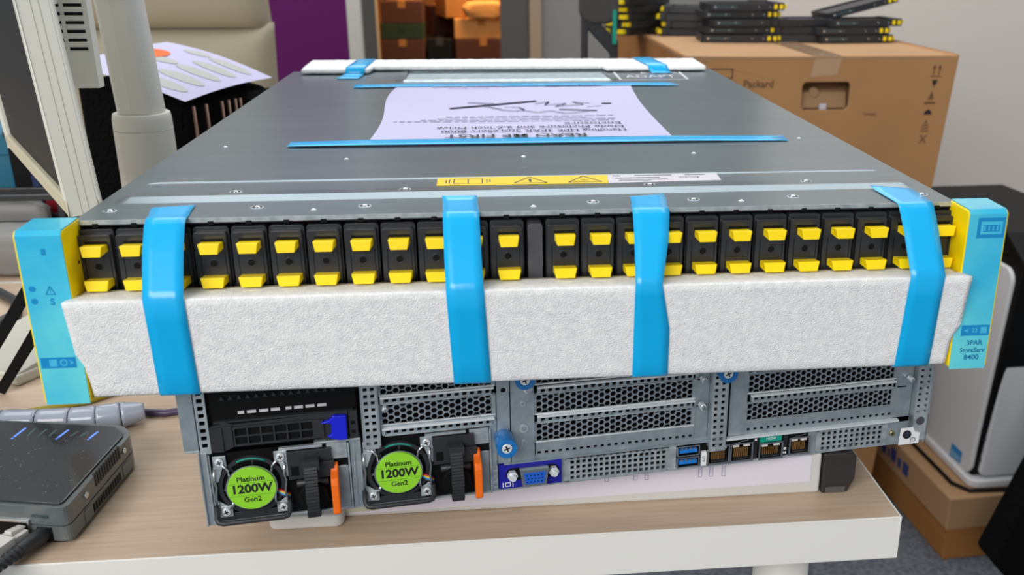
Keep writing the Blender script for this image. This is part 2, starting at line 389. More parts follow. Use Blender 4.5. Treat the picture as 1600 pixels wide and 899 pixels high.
for (x, z, r) in ((178.4, 66, 2.6), (283.5, 61, 1.9), (283.5, 43.6, 2.2), (305, 67, 2.4), (421, 47.5, 1.8), (99, 62, 1.6)):
    mb = MB(); mb.cyl((x,-.8,z), (x,-5,z), r, m_glint, 6, smooth=False); mb.cyl((x,-5,z), (x,-6.4,z), r*.62, m_chrome, 16)
    mb.build('hex_screw', srv, bevel=.2)
mb = MB(); screw(mb, (413.5, 9.2), 2.1, -.6, mat('brass', (190, 176, 130), .3, .9), 1.6); mb.build('hex_screw', srv)

# vga port
mb = MB(); mb.box(161, 198, -2.2, 0, 2.6, 18.4, m_navy)
mb.prism(rrect(165, 196.4, 7.6, 15.6, 3.8), -2.35, -2.2, m_void, 'y')
for x in (168.6, 193): mb.cyl((x,-2.3,11.6), (x,-5.2,11.6), 3.1, m_glint, 6, smooth=False); mb.cyl((x,-5.2,11.6), (x,-7.4,11.6), 1.9, m_glint, 16)
mb.ring((180.7, 11.6), 0.1, 0.2, -2.4, -2.3, m_void, 4)
mb.prism([(172.4,16.6),(189.2,16.6),(187.8,6.2),(173.8,6.2)], -8, -2.2, m_chrome, 'y')
mb.prism([(174.4,14.6),(187.6,14.6),(186.4,7.6),(175.6,7.6)], -8.6, -8, m_vga, 'y')
for j, n in enumerate((5, 5, 5)):
    for i in range(n): mb.cyl((176.4+i*2.15+(.5 if j == 1 else 0),-8.75,13.2-j*2.1), (176.4+i*2.15+(.5 if j == 1 else 0),-8.6,13.2-j*2.1), .42, m_void, 8)
mb.box(163, 163.5, -2.4, -2.2, 3.4, 6.6, m_white); mb.box(168.7, 169.2, -2.4, -2.2, 3.4, 6.6, m_white)
for q in ((164.4,167.8,6.1,6.6),(164.4,167.8,3.9,4.4),(164.4,164.9,3.9,6.6),(167.3,167.8,3.9,6.6)): mb.box(q[0], q[1], -2.4, -2.2, q[2], q[3], m_white)
mb.build('vga_port', srv, bevel=.2, seg=1)['label'] = 'blue video port in a blue plate'

def grille(x0, x1, nx, nz, zt):
    mb = MB(); px = (x1-x0-4)/nx
    perf_sq(mb, x0+3, 2.2, nx, nz, px, 3.4, 2.2, 2.2, -.8, m_zincl); zt0 = 2.2+nz*3.4
    mb.box(x0, x0+3, -.8, .4, 1.3, zt, m_zincl); mb.box(x1-1, x1+2, -.8, .4, 1.3, zt, m_zincl); mb.box(x0, x1, -.8, .4, 1.2, 2.2, m_zincl); mb.box(x0, x1, -.8, .4, zt0, zt, m_zincl)
    for k in range(int((x1-x0)/4)): mb.box(x0+1+k*4, x0+3.3+k*4, -2.2, -.8, zt, zt+1.1, m_zincl)
    mb.build('vent_grille', srv)
grille(200, 264, 17, 4, 16.2); grille(361, 408, 11, 4, 16.2)
mb = MB(); mb.box(196, 202, -.7, 0, 1.3, 17.5, m_zinc); mb.build('port_panel', srv); mb = MB(); mb.box(408, 436, -.7, 0, 1.3, 16.5, m_zinc); mb.build('port_panel', srv); mb = MB(); mb.box(264, 269, -.7, 0, 1.3, 17.5, m_zincl)
mb.box(355.5, 361, -1, 0, 1.3, 17.8, m_zinc); mb.box(284, 356, .5, 1.2, 1.3, 18, m_void); mb.box(264, 361, -1.4, 0, .8, 2.4, m_zincl); mb.build('port_panel', srv)

for z0 in (10.4, 2.8):
    mb = MB(); mb.box(269.2, 283.6, -2.5, 0, z0, z0+.7, m_chrome); mb.box(269.2, 283.6, -2.5, 0, z0+6.2, z0+6.9, m_chrome)
    mb.box(269.2, 269.9, -2.5, 0, z0, z0+6.9, m_chrome); mb.box(282.9, 283.6, -2.5, 0, z0, z0+6.9, m_chrome)
    mb.box(270, 282.8, -.2, 0, z0+.7, z0+6.2, m_void); mb.box(270.8, 282, -2.3, -.2, z0+2.2, z0+4.6, m_usb)
    for k in range(4): mb.box(271.6+k*2.7, 272.9+k*2.7, -2.4, -2.3, z0+4.2, z0+5.6, m_chrome)
    mb.build('usb_port', srv)['label'] = 'blue usb port'
mb = MB(); mb.box(285, 288.2, -2, 0, 2.4, 11.6, m_white); mb.text('iLO', 2.6, plane_mtx((286.6,-2.1,7), (0,0,1), (-1,0,0)), m_blk); mb.build('port_tag', srv)
def rj(x0, x1, z0, z1, lab=None):
    mb = MB()
    for a in ((x0,x1,z0,z0+1),(x0,x1,z1-1,z1),(x0,x0+1,z0,z1),(x1-1,x1,z0,z1)): mb.box(a[0], a[1], -3, 1, a[2], a[3], m_chrome)
    mb.box(x0+1, x1-1, .5, 1, z0+1, z1-1, m_void); mb.box(x0+3, x1-3, -2, .5, z0+1.2, z0+2, m_dark)
    for k in range(8):
        xx = x0+3.2+k*(x1-x0-6.4)/7; mb.box(xx-.28, xx+.28, -1.6, .5, z0+2.6, z1-4, m_copper)
    mb.box(x0+2, x0+6, -2.2, 0, z1-3, z1-1.4, m_pgrey); mb.box(x1-6, x1-2, -2.2, 0, z1-3, z1-1.4, m_pgrey)
    mb.build('network_port', srv, bevel=.15, seg=1)
rj(288.6, 303, 2.6, 15.5); rj(303.2, 318.2, 2.6, 15.5); rj(322, 338, 2, 13.6); rj(342, 356, 3, 15)
mb = MB(); mb.box(323, 337, -2.2, 0, 13.9, 17.8, m_teal); mb.text('MGMT', 2.3, FR(330, -2.35, 15.9), m_white, .1); mb.build('port_tag', srv)['label'] = 'teal port tag'
mb = MB(); mb.box(318.6, 321.6, -1, 0, 2, 17.6, m_blk); mb.box(338.4, 341.6, -1, 0, 2, 17.6, m_blk)
mb.box(339.2, 340.8, -1.2, -1, 6.4, 8, m_white); mb.box(338.9, 339.8, -1.2, -1, 3.6, 5, m_white); mb.box(340.2, 341.1, -1.2, -1, 3.6, 5, m_white); mb.box(319.6, 321, -1.2, -1, 15, 16.4, m_white)
mb.build('port_divider', srv)
mb = MB(); mb.prism([(417,2.2),(431,2.2),(431,9.5),(427.6,10.4),(426,13.8),(417.6,13.8)], -4.8, -4.1, m_white, 'y'); mb.box(417.5, 424, -4.1, -.7, 3, 13, m_zinc)
mb.ring((421.8, 9.3), 1.9, 2.9, -5.4, -4.8, m_blk, 24); mb.cyl((421.8,-5.2,9.3), (421.8,-4.8,9.3), 2, mat('button_blue', (44, 48, 66), .4), 24)
mb.text('ID', 4.4, FR(426.6, -4.9, 5), m_ink, .1); mb.build('identification_button', srv)

# rear drive bay
mb = MB(); mb.box(8.5, 84, 2, 7, 45, 86, m_void); mb.box(10, 82, -.5, 2, 61.4, 62.4, m_dark)
for k in range(14): mb.prism([(14+k*4.4,74),(16.5+k*4.4,74),(15.2+k*4.4,76.5)], 1, 2, m_dark, 'y')
for x, l in ((22.5,3.2),(27.2,4.6),(33.4,4.6),(39.4,4.6),(47,3),(51.4,4.6),(57.4,4.6),(63.5,4.8)): mb.box(x, x+l, 1.5, 2.2, 65, 66.6, m_wlab)
mb.build('drive_bay', srv)
mb = MB()
mb.prism([(7.6,46),(16,45.6),(20,47.6),(64,47.2),(67,45.8),(78.6,46),(79,62),(60,61.6),(20,60.2),(16,62),(7.6,59.6)], -1.2, 1.8, m_dark, 'y')
mb.prism([(8,46),(14,45.6),(14,60),(8,59.4)], -3.2, -1.2, m_dark, 'y'); mb.prism([(14,45.6),(19,48),(19,60),(14,60)], -2.4, -1.2, m_dark, 'y')
mb.box(19.5, 60.5, -2.6, -1.2, 48, 49, m_dark); mb.box(19.5, 60.5, -2.6, -1.2, 58.4, 59.4, m_dark); mb.box(19.5, 60.5, -2.4, -1.2, 53.2, 54, m_dark)
mb.box(20, 60, -1.3, -1.2, 49, 58.4, m_void)
for k in range(7): mb.box(19.5+k*6.8, 20.3+k*6.8, -2.5, -1.2, 48, 59, m_dark)
mb.box(61, 66, -2.6, -1.2, 48, 59, m_dark); mb.box(79.4, 84, -1.5, 1, 45.5, 62, m_dark); mb.box(80.4, 82.6, -1.8, -1.5, 54, 56, m_void); mb.box(80.4, 82.6, -1.8, -1.5, 48.4, 50.4, m_void)
dc = mb.build('drive_carrier', srv, bevel=.3); dc['label'] = 'black drive carrier in the rear bay'
mb = MB(); mb.prism([(64.6,57.6),(69,58.4),(71.5,61),(78.4,60.6),(78,46.4),(74,46),(67.6,48.6),(70,50),(70,56.6),(65.4,57)], -4, -1.2, m_cobalt, 'y'); mb.build('release_latch', dc, bevel=.6)['label'] = 'blue release latch'

# power supplies
def psu(ox, oz):
    mb = MB()
    mb.box(ox+4.6, ox+78, 1, 7, oz+.8, oz+43, m_void)
    mb.box(ox+4.6, ox+78.2, -.6, 1, oz+.6, oz+1.8, m_zincl); mb.box(ox+4.6, ox+5.4, -.6, 1, oz+.6, oz+43, m_zincl)
    mb.box(ox+66, ox+77, -.4, .8, oz+33, oz+43, m_zincl); mb.box(ox+70, ox+77, -.4, .8, oz+1.6, oz+28, m_zinc)
    mb.box(ox+41, ox+64, -1.4, 1, oz+41.6, oz+43.2, m_zincl); mb.box(ox+66, ox+76, -.5, .8, oz+27.4, oz+28.2, m_zincl)
    mb.box(ox+77.2, ox+78.2, -1.8, 0, oz+.8, oz+42.4, m_zincl)
    mb.box(ox+4, ox+40, -.2, 1, oz+1.8, oz+6, m_dark)
    p = mb.build('power_supply', srv, bevel=.2, seg=1)
    cx, cz = ox+25.4, oz+22.4
    mb = MB()
    mb.ring((cx,cz), 15.4, 17.6, -.6, 4, m_dark, 40)
    for k in range(7):
        g = math.radians(51.4*k+12); g2 = g+.42
        mb.hexa([(cx+12*math.cos(g),3,cz+12*math.sin(g)), (cx+15.8*math.cos(g),3,cz+15.8*math.sin(g)), (cx+15.8*math.cos(g2),.6,cz+15.8*math.sin(g2)), (cx+12*math.cos(g2),.6,cz+12*math.sin(g2)),
                 (cx+12*math.cos(g),3.6,cz+12*math.sin(g)), (cx+15.8*math.cos(g),3.6,cz+15.8*math.sin(g)), (cx+15.8*math.cos(g2),1.2,cz+15.8*math.sin(g2)), (cx+12*math.cos(g2),1.2,cz+12*math.sin(g2))], m_grey)
    pts = [(cx+16.5*math.cos(math.radians(a)), -.9, cz+16.5*math.sin(math.radians(a))) for a in range(60, 115, 9)]
    mb.tube(pts, .5, m_teal, 6)
    mb.build('fan', p)
    mb = MB(); mb.ring((cx,cz), 11.6, 13.5, -3.4, 0, m_chrome, 40)
    for a, sx, sz in ((150, ox+10, oz+38.6), (32, ox+41, oz+38.2), (216, ox+10.4, oz+8.4), (-26, ox+40.4, oz+7.6)):
        g = math.radians(a); e = (cx+13*math.cos(g), -2.4, cz+13*math.sin(g)); mid = ((e[0]+sx)/2+(2 if sx < cx else -2), -2.2, (e[2]+sz)/2)
        mb.tube([e, mid, (sx,-1.6,sz)], .7, m_chrome, 8)
    for x in (ox+7.2, ox+43.6): mb.tube([(x, -1.4, oz+10), (x-.8, -2.8, oz+18), (x, -1.8, oz+24), (x-.8, -2.8, oz+29), (x, -1.2, oz+35)], .8, m_chrome, 8)
    mb.build('fan_guard', p)
    mb = MB()
    for x, z, a, b in ((ox+10.2, oz+38.8, -1, -1), (ox+41.6, oz+38.4, 1, -1), (ox+10.6, oz+8, -1, 1), (ox+40.6, oz+7.4, 1, 1)):
        mb = MB(); mb.prism([(x-3.4,z-3.4),(x+3.4,z-3.4),(x+3.4,z+3.4),(x-3.4,z+3.4)], -1.4, -.4, m_zincl, 'y')
        if b < 0: mb.prism([(x+a*3.4,z-3.4),(x+a*3.4,z-13),(x+a*1.6,z-12),(x-a*1.4,z-3.4)], -1.4, -.6, m_zincl, 'y')
        else: mb.prism([(x+a*3.4,z+3.4),(x+a*3.4,z+7),(x-a*1.4,z+3.4)], -1.4, -.6, m_zincl, 'y')
        mb.build('fan_mount', p, bevel=.3)
    for x, z in ((ox+10.2, oz+38.8), (ox+41.6, oz+38.4), (ox+10.6, oz+8), (ox+40.6, oz+7.4)):
        mb = MB(); screw(mb, (x, z), 2.5, -1.4); mb.build('screw', p)
    mb = MB(); mb.cyl((cx,-3.2,cz), (cx,-4.4,cz), 12.6, m_green, 48)
    mb.text('Platinum', 4.2, FR(cx, -4.5, cz+6), m_blk, .1, bold=.06); mb.text('1200W', 7.2, FR(cx, -4.5, cz), m_blk, .1, bold=.22, sx=.98); mb.text('Gen2', 4.2, FR(cx, -4.5, cz-6.6), m_blk, .1, bold=.06)
    for z in (cz+3.7, cz-4): mb.box(cx-11.6, cx+11.6, -4.48, -4.4, z-.12, z+.12, mat('label_line', (90, 150, 30), .6))
    mb.build('fan_label', p)['label'] = 'lime green round label reading Platinum 1200W Gen2'
    mb = MB(); x0, x1 = ox+6, ox+44.4
    mb.tube([(x0,-.8,oz+11.4), (x0,-3,oz+9.5), (x0+.2,-6.5,oz+6.8), (x0+1.4,-8,oz+5.4), (x0+3.4,-8.4,oz+5), (x1-3.4,-8.4,oz+5), (x1-1.4,-8,oz+5.4), (x1-.2,-6.5,oz+6.8), (x1,-3,oz+9.5), (x1,-.8,oz+11.4)], 1.45, m_dark, 12)
    mb.build('handle', p)
    mb = MB(); mb.box(ox+45, ox+68.4, -2.6, 0, oz+24, oz+41, m_dark); mb.box(ox+46.6, ox+50.6, -3, -2.6, oz+26.5, oz+32, m_void)
    mb.box(ox+53.4, ox+62, -10, -2.6, oz+32.4, oz+37.4, m_dark); mb.prism([(ox+49,22+oz),(ox+67,24+oz),(ox+66,6+oz),(ox+60,3+oz),(ox+50,4+oz)], .2, 1, m_void, 'y')
    mb.box(ox+60, ox+69.6, -4.4, -2.6, oz+24.6, oz+34, m_dark)
    mb.cyl((ox+57.5,-1,oz+14), (ox+57.5,-7,oz+14), 9, m_void, 24, 8); mb.cyl((ox+49,-2,oz+21), (ox+66,-2,oz+21), 2.2, m_dark, 12)
    mb.build('cord_retainer', p, bevel=.5)
    mb = MB(); pts = [(-9.4,36),(-11.4,31),(-13,26),(-14.4,21),(-15,15),(-14.6,9),(-12.6,5),(-9,4),(-6,6)]
    for i in range(len(pts)-1):
        (y0,z0),(y1,z1) = pts[i], pts[i+1]; N = 3
        for k in range(N):
            a, b = k/N, (k+.72)/N
            ya, za, yb, zb = y0+(y1-y0)*a, z0+(z1-z0)*a, y0+(y1-y0)*b, z0+(z1-z0)*b
            h = 3.3+.2*(i % 2); mb.hexa([(ox+57.4-h,ya,oz+za),(ox+57.4+h,ya,oz+za),(ox+57.4+h,ya+2,oz+za+.6),(ox+57.4-h,ya+2,oz+za+.6),(ox+57.4-h,yb,oz+zb),(ox+57.4+h,yb,oz+zb),(ox+57.4+h,yb+2,oz+zb+.6),(ox+57.4-h,yb+2,oz+zb+.6)], m_dark)
        mb.hexa([(ox+54.6,y0+.5,oz+z0),(ox+60.2,y0+.5,oz+z0),(ox+60.2,y0+2,oz+z0),(ox+54.6,y0+2,oz+z0),(ox+54.6,y1+.5,oz+z1),(ox+60.2,y1+.5,oz+z1),(ox+60.2,y1+2,oz+z1),(ox+54.6,y1+2,oz+z1)], m_dark)
    mb.build('cord_strap', p)['label'] = 'ribbed black cord strap'
    mb = MB(); mb.prism([(-1,32),(-3.6,31),(-5,28),(-11,26.4),(-12,23),(-12,5),(-10,3.4),(-7,4),(-5,12),(-1,24)], ox+67.4, ox+71.6, m_orange, 'x')
    mb.v = [(x, y, z+oz) if abs(z-0) < 1e9 else 0 for x, y, z in mb.v]
    mb.build('release_tab', p, bevel=.8, seg=3)['label'] = 'orange release tab'
    for i, m_ in enumerate((m_wred, m_wyel, m_wblu, m_dark)):
        mb = MB(); mb.tube([(cx+13,-.8,cz-4-i), (cx+17,-2,cz-5.5-i*1.1), (cx+19.4,-1,cz-7.5-i)], .5, m_, 6); mb.build('fan_wire', p)
psu(.2, .2); psu(78.9, -.4)

# ================================================================== the storage enclosure on top
enc = thing('storage_enclosure', 'wide grey steel drive enclosure with yellow ends, blue taped, on top', 'server', (0, 0, 0))
MB().box(-221.5, 221.5, 14, 578, .2, 86, m_zinc, front=m_void).box(-221.5, -220.6, .6, 14, .2, 86, m_dark).box(220.6, 221.5, .6, 14, .2, 86, m_dark).box(-220, 220, .6, 14, .2, 2, m_dark).build('chassis', enc)

def sst(a, b, x):
    t = max(0, min(1, (x-a)/(b-a))); return t*t*(3-2*t)
def lid_h(x, y):
    h = 0
    e = 214-abs(x)
    if e > 0 and 27 < y < 42:                     # wide rounded bead
        d = abs(y-34.5); k = min(1, e/5)
        pass
    if e > 0 and 30 < y < 56: h += 1.75*(max(0, min(1, (y-31)/7.2)) if y < 39 else 1-sst(39, 54, y))*min(1, e/4)
    yl = 76.2 - (0 if abs(x) < 205 else (abs(x)-205)**2*.06)
    if abs(x) < 214: h += .55*(1-sst(.2, 1.6, abs(y-yl)))*(1-sst(207, 214, abs(x)))
    if abs(x) < 104 and y > 494: h -= 2.2*sst(0, 3, 104-abs(x))*sst(494, 500, y)
    if abs(x) < 104: h += 1.2*(1-sst(.5, 2.2, abs(y-492.6)))*sst(0, 3, 104-abs(x))
    return h
xs = sorted(set([-222, -221]+[x/2 for x in range(-440, -400, 4)]+list(range(-200, 201, 8))+[x/2 for x in range(402, 442, 4)]+[-104,-103,-102,-101,101,102,103,104,221,222]))
ys = sorted(set([0, .8, 3, 10, 18, 24]+[26+k*.8 for k in range(22)]+[45, 47, 49, 51, 53, 55, 58, 62, 66]+[68+k*.5 for k in range(24)]+list(range(84, 488, 20))+[488+k*.7 for k in range(20)]+[506, 520, 545, 570, 578]))
mb = MB(); vs_ = [(x, y, 87.6+lid_h(x, y)) for y in ys for x in xs]; n = len(xs)
mb.add(vs_, [(j*n+i, j*n+i+1, (j+1)*n+i+1, (j+1)*n+i) for j in range(len(ys)-1) for i in range(n-1)], m_lid, True)
mb.box(-222, 222, -.4, 0, 85.4, 87.6, m_zincl); mb.box(-222.4, -222, -.4, 578, 60, 87.6, m_lid); mb.box(222, 222.4, -.4, 578, 60, 87.6, m_lid); mb.box(-222, 222, 578, 578.5, 60, 87.5, m_lid)
lid = mb.build('lid', enc)
big = [(-158.3,50.7),(-67.9,47.9),(66.9,47.6),(157.9,50.6),(-211.5,16.7),(-140,18),(-86,16.4),(31.6,15.2),(85.2,15.6),(140,17.6),(211.5,16.4)]
small = [(-194.4,177.5),(-110.4,133),(0,132),(110.3,134),(194.6,178.5),(-110.8,10.8),(0,8.4),(109.8,10.8)]
for (x, y) in big+small:
    mb = MB(); r = 2.6 if (x, y) in big else 1.5
    N = 24
    prof = [(r*1.35, .02), (r*1.25, .25), (r*.95, .22), (r*.9, -.05), (r*.62, -.05)] if r > 2 else [(r*1.2, .02), (r*.9, .3), (r*.6, .5)]
    prof += [(r*.58, .25), (r*.42, .75), (r*.15, .95), (.01, .97)] if r > 2 else [(r*.3, .7), (.01, .75)]
    hz_ = lid_h(x, y)
    vv = [(x+pr*math.cos(2*math.pi*k/N), y+pr*math.sin(2*math.pi*k/N), 87.65+hz_+pz) for pr, pz in prof for k in range(N)]
    for a in range(len(prof)-1):
        mb.add(vv, [(a*N+k, a*N+(k+1)%N, (a+1)*N+(k+1)%N, (a+1)*N+k) for k in range(N)], m_blk if (r > 2 and a in (2, 3)) else (m_zinc if a < 2 else m_chrome), True)
    mb.build('rivet', lid)
for x, y in ((-107, 497), (-107, 566), (108, 497), (108, 566)):
    MB().prism([(x-3,y-1),(x+3,y+3),(x+3,y+5),(x-3,y+1)], 87.7, 88.4, m_chrome, 'z').build('latch_tab', lid)
# small pale scuffs on the lid
mb = MB(); m_scuff = mat('scuff', (150, 162, 168), .5, .4)
for k in range(26):
    x, y = random.uniform(-205, 205), random.uniform(85, 480); a = random.uniform(-.5, .3); L = random.uniform(1, 9); q = random.uniform(.3, 1.0)
    if -108 < x < 116 and 180 < y: continue
    dx, dy = math.cos(a)*L, math.sin(a)*L; mb.quad([(x,y,87.66),(x+dx/2,y+dy/2-q,87.66),(x+dx,y+dy,87.66),(x+dx/2,y+dy/2+q*.4,87.66)], m_scuff)
mb.build('scuff_marks', lid)
MB().prism([(489.6,87.6),(494,89.3),(495.2,89.2),(496,87.0)], -102, 101, m_zincl, 'x').build('recess_lip', lid, bevel=.3)  # paler zinc and gentle slope put the bright highlight line into the lip

mb = MB(); mb.prism([(-51.4,56.8),(44.6,55.6),(46.4,75.4),(-51.4,75.2)], 87.7, 87.95, m_ylab, 'z')
T = lambda x, y, z=88.05: plane_mtx((x,y,z), (1,0,0), (0,1,0))
def line2(mb, a, b, wd, z, m):
    dx, dy = b[0]-a[0], b[1]-a[1]; L = math.hypot(dx, dy); nx, ny = -dy/L*wd/2, dx/L*wd/2
    mb.quad([(a[0]-nx,a[1]-ny,z),(b[0]-nx,b[1]-ny,z),(b[0]+nx,b[1]+ny,z),(a[0]+nx,a[1]+ny,z)], m)
for cx in (1, 32):
    tri = [(cx-9.5,58.6),(cx+9.5,58.6),(cx,73.4)]
    for i in range(3): line2(mb, tri[i], tri[(i+1)%3], 1.0, 88.0, m_blk)
mb.text('!', 10, T(1, 64.4), m_blk, .05, bold=.3); mb.text('~', 8, T(32, 63), m_blk, .05)
for p in (((-42,60),(-42,71)),((-26,60),(-26,71)),((-42,60),(-26,60)),((-42,71),(-26,71)),((-34,60),(-34,71)),((-44.5,61),(-44.5,70)),((-23.5,61),(-23.5,70)),((-46.3,62),(-46.3,69)),((-21.7,62),(-21.7,69))): line2(mb, p[0], p[1], .6, 88.0, m_blk)
mb.build('warning_sticker', enc)['label'] = 'yellow sticker with book and warning triangle symbols'
mb = MB(); mb.prism([(44.8,55.6),(110.2,57.6),(111.6,78),(46.5,76)], 87.7, 87.9, m_wlab, 'z')
for i, (x0, x1) in enumerate(((49, 54), (62, 84), (92, 104))): mb.box(x0, x1, 71.6, 73, 87.9, 87.96, m_ink)
mb.box(50, 76, 66, 67.4, 87.9, 87.96, m_ink); mb.box(52, 80, 62, 63, 87.9, 87.96, m_ink); mb.box(51, 70, 59.4, 60.2, 87.9, 87.96, m_ink)
mb.text('Warning', 3.4, T(93, 66.4, 87.98), m_ink, .03)
mb.build('text_sticker', enc)['label'] = 'grey white sticker with small print'
mb = MB()
fx = [(112,491),(180,492),(183,556),(113,556)]
for i in range(4): line2(mb, fx[i], fx[(i+1)%4], 2.6, 87.75, m_wlab)
mb.text('ADAPT', 30, T(146, 516, 87.8), m_wlab, .05, sx=.55); mb.text('ETOR', 18, T(160, 544, 87.8), m_wlab, .05, sx=.9)
mb.build('printed_mark', enc)

# drives
mb = MB(); mb.box(-220, 220, 9, 13.9, 2, 85.4, m_void); mb.prism(rrect(-3.7, 3.9, 3, 81.6, 1.4, 4), -4, 9, m_grey, 'y'); mb.box(-221, 221, -.2, 4, 84.6, 86.6, m_dark)
for k in range(24):
    cx = (-14.1-18.05*k if k < 12 else 14.1+18.05*(k-12)); mb.box(cx-1.5, cx+1.5, -.6, 0, 83.8, 86, m_void)
mb.build('drive_cage', enc, bevel=.5)
def latch_mesh(z0, w0, w1, cx=0.8):
    mb = MB(); y0, y1 = -4.8, -13
    mb.hexa([(cx-w0/2,y0,z0+1),(cx+w0/2,y0,z0+1),(cx+w0/2,y0,z0+6.6),(cx-w0/2,y0,z0+6.6)][:0] or
            [(cx-w0/2,y0,z0+.6),(cx+w0/2,y0,z0+.6),(cx+w1/2,y1,z0),(cx-w1/2,y1,z0),(cx-w0/2,y0,z0+4.2),(cx+w0/2,y0,z0+4.2),(cx+w0/2,y1+.8,z0+5.1),(cx-w0/2,y1+.8,z0+5.1)], m_yel)
    return mb
def carrier():
    mb = MB()
    mb.prism(rrect(-8.55, 8.55, 3, 83.4, 1.6, 3), -1.8, 9, m_drive, 'y')
    mb.prism(rrect(-8.1, 7.6, 4, 81.2, 1.2, 3), -4.8, -1.8, m_drive, 'y')
    mb.box(-5.7, -5.4, -5.0, -4.8, 4, 71, m_void); mb.box(6.1, 6.4, -5.0, -4.8, 4, 71, m_void)
    mb.box(-4.6, 6.0, -4.95, -4.8, 76.4, 78.3, m_void)
    mb.ring((.4, 65.5), 1.7, 2.3, -5.1, -4.8, m_drive, 24); mb.cyl((.4,-4.95,65.5), (.4,-4.8,65.5), 1.7, m_void, 20)
    return mb
car = carrier().build('drive_carrier', enc, bevel=.35)
lt = latch_mesh(72.6, 10.2, 8.2).build('latch', car, bevel=.3); lb = latch_mesh(55.4, 11.6, 9.4).build('latch', car, bevel=.3)
lt['label'] = 'yellow drive latch'; lb['label'] = 'yellow drive latch'
for k in range(24):
    cx = (-14.1-18.05*k if k < 12 else 14.1+18.05*(k-12)); o = car if k == 0 else copy_tree(car, enc); o.location = (cx*S, 0, 0)

# ears
def ear(sgn):
    a, b = sorted((sgn*220.2, sgn*241.8))
    mb = MB(); mb.prism([(-20.4,1),(-20.4,86),(-18.6,88),(1.2,88.2),(1.2,1)], a, b, m_yel, 'x')
    if sgn < 0: mb.box(b-.2, b+.05, -8, -6, 68, 69.6, m_void)
    e = mb.build('end_cap', enc, bevel=.9, seg=3); e['label'] = 'yellow rack end cap'
    fa, fb = (a+1.1, b-.6) if sgn > 0 else (a+.9, b-.4)
    if sgn > 0: fa, fb = a+.5, b-1.3
    mb = MB(); mb.prism([(-20.9,.2),(-20.9,86.2),(-19.0,88.6),(1.0,88.9),(1.0,88.5),(-18.8,88.2),(-20.5,86),(-20.5,.2)], fa, fb, m_film, 'x')
    f = mb.build('protective_film', e); f['label'] = 'cyan protective film'
    # parts two levels deep at most: the print belongs to the film mesh's neighbour
    mb = MB(); y = -20.98
    def bx(x0, x1, z0, z1, m=m_filmdk, d=0): mb.box(x0, x1, y-.05-d, y-d, z0, z1, m)
    m_pl = mat('film_light', (70, 185, 225), .3)
    if sgn < 0:
        bx(-240, -223.8, 19.6, 25.2); bx(-236, -232.4, 20.6, 24.2, m_pl, .06); mb.ring((-229.4, 22.4), 1.1, 1.8, y-.12, y-.06, m_pl, 16)
        mb.prism([(-227,21),(-224.4,22.4),(-227,23.8),(-226,22.4)], y-.12, y-.06, m_pl, 'y')
        mb.build('symbol_plate', e); mb = MB()
        for p in (((-231.6,57.6),(-227.4,57.6)),((-227.4,57.6),(-229.5,61.6)),((-229.5,61.6),(-231.6,57.6))):
            (x0,z0),(x1,z1) = p; L = math.hypot(x1-x0, z1-z0); nx, nz = -(z1-z0)/L*.2, (x1-x0)/L*.2
            mb.prism([(x0-nx,z0-nz),(x1-nx,z1-nz),(x1+nx,z1+nz),(x0+nx,z0+nz)], y-.1, y, m_filmdk, 'y')
        mb.text('!', 2.6, FR(-229.5, y-.1, 59.2), m_filmdk, .05); mb.text('S', 4.6, FR(-229.3, y-.1, 53.7), m_filmdk, .05, bold=.1)
        for z in (60.4, 54.2): mb.cyl((-237.4,y-.05,z), (-237.4,y,z), 1.5, m_filmdk, 20)
        bx(-230.4, -228.4, 77, 80, m_filmdk)
    else:
        bx(225.4, 240.2, 73.6, 84.4); bx(227.2, 238.8, 75.6, 82.4, m_film, .06); bx(228.6, 237.4, 77, 80.6, m_filmdk, .1)
        for k in range(4): bx(229+k*2.2, 229.8+k*2.2, 77.6, 80, m_pl, .14)
        mb.build('symbol_plate', e); mb = MB()
        bx(224.6, 240.2, 19.4, 25.4); mb.text('23', 3.4, FR(232, y-.12, 22.3), m_pl, .05, bold=.08)
        mb.prism([(229,21),(226,22.4),(229,23.8),(228,22.4)], y-.12, y-.06, m_pl, 'y'); bx(235.2, 238.8, 20.6, 24.2, m_pl, .06)
        mb.build('symbol_plate', e); mb = MB(); mt = mat('blue_lettering', (16, 110, 160), .4)
        mb.text('3PAR', 3.9, FR(232.8, y-.1, 15.2), mt, .05, bold=.05); mb.text('StoreServ', 3.8, FR(232.2, y-.1, 10.9), mt, .05, bold=.05, sx=.92); mb.text('8400', 3.9, FR(232.2, y-.1, 6.8), mt, .05, bold=.05, sx=1.08)
    mb.build('lettering', e)
ear(-1); ear(1)

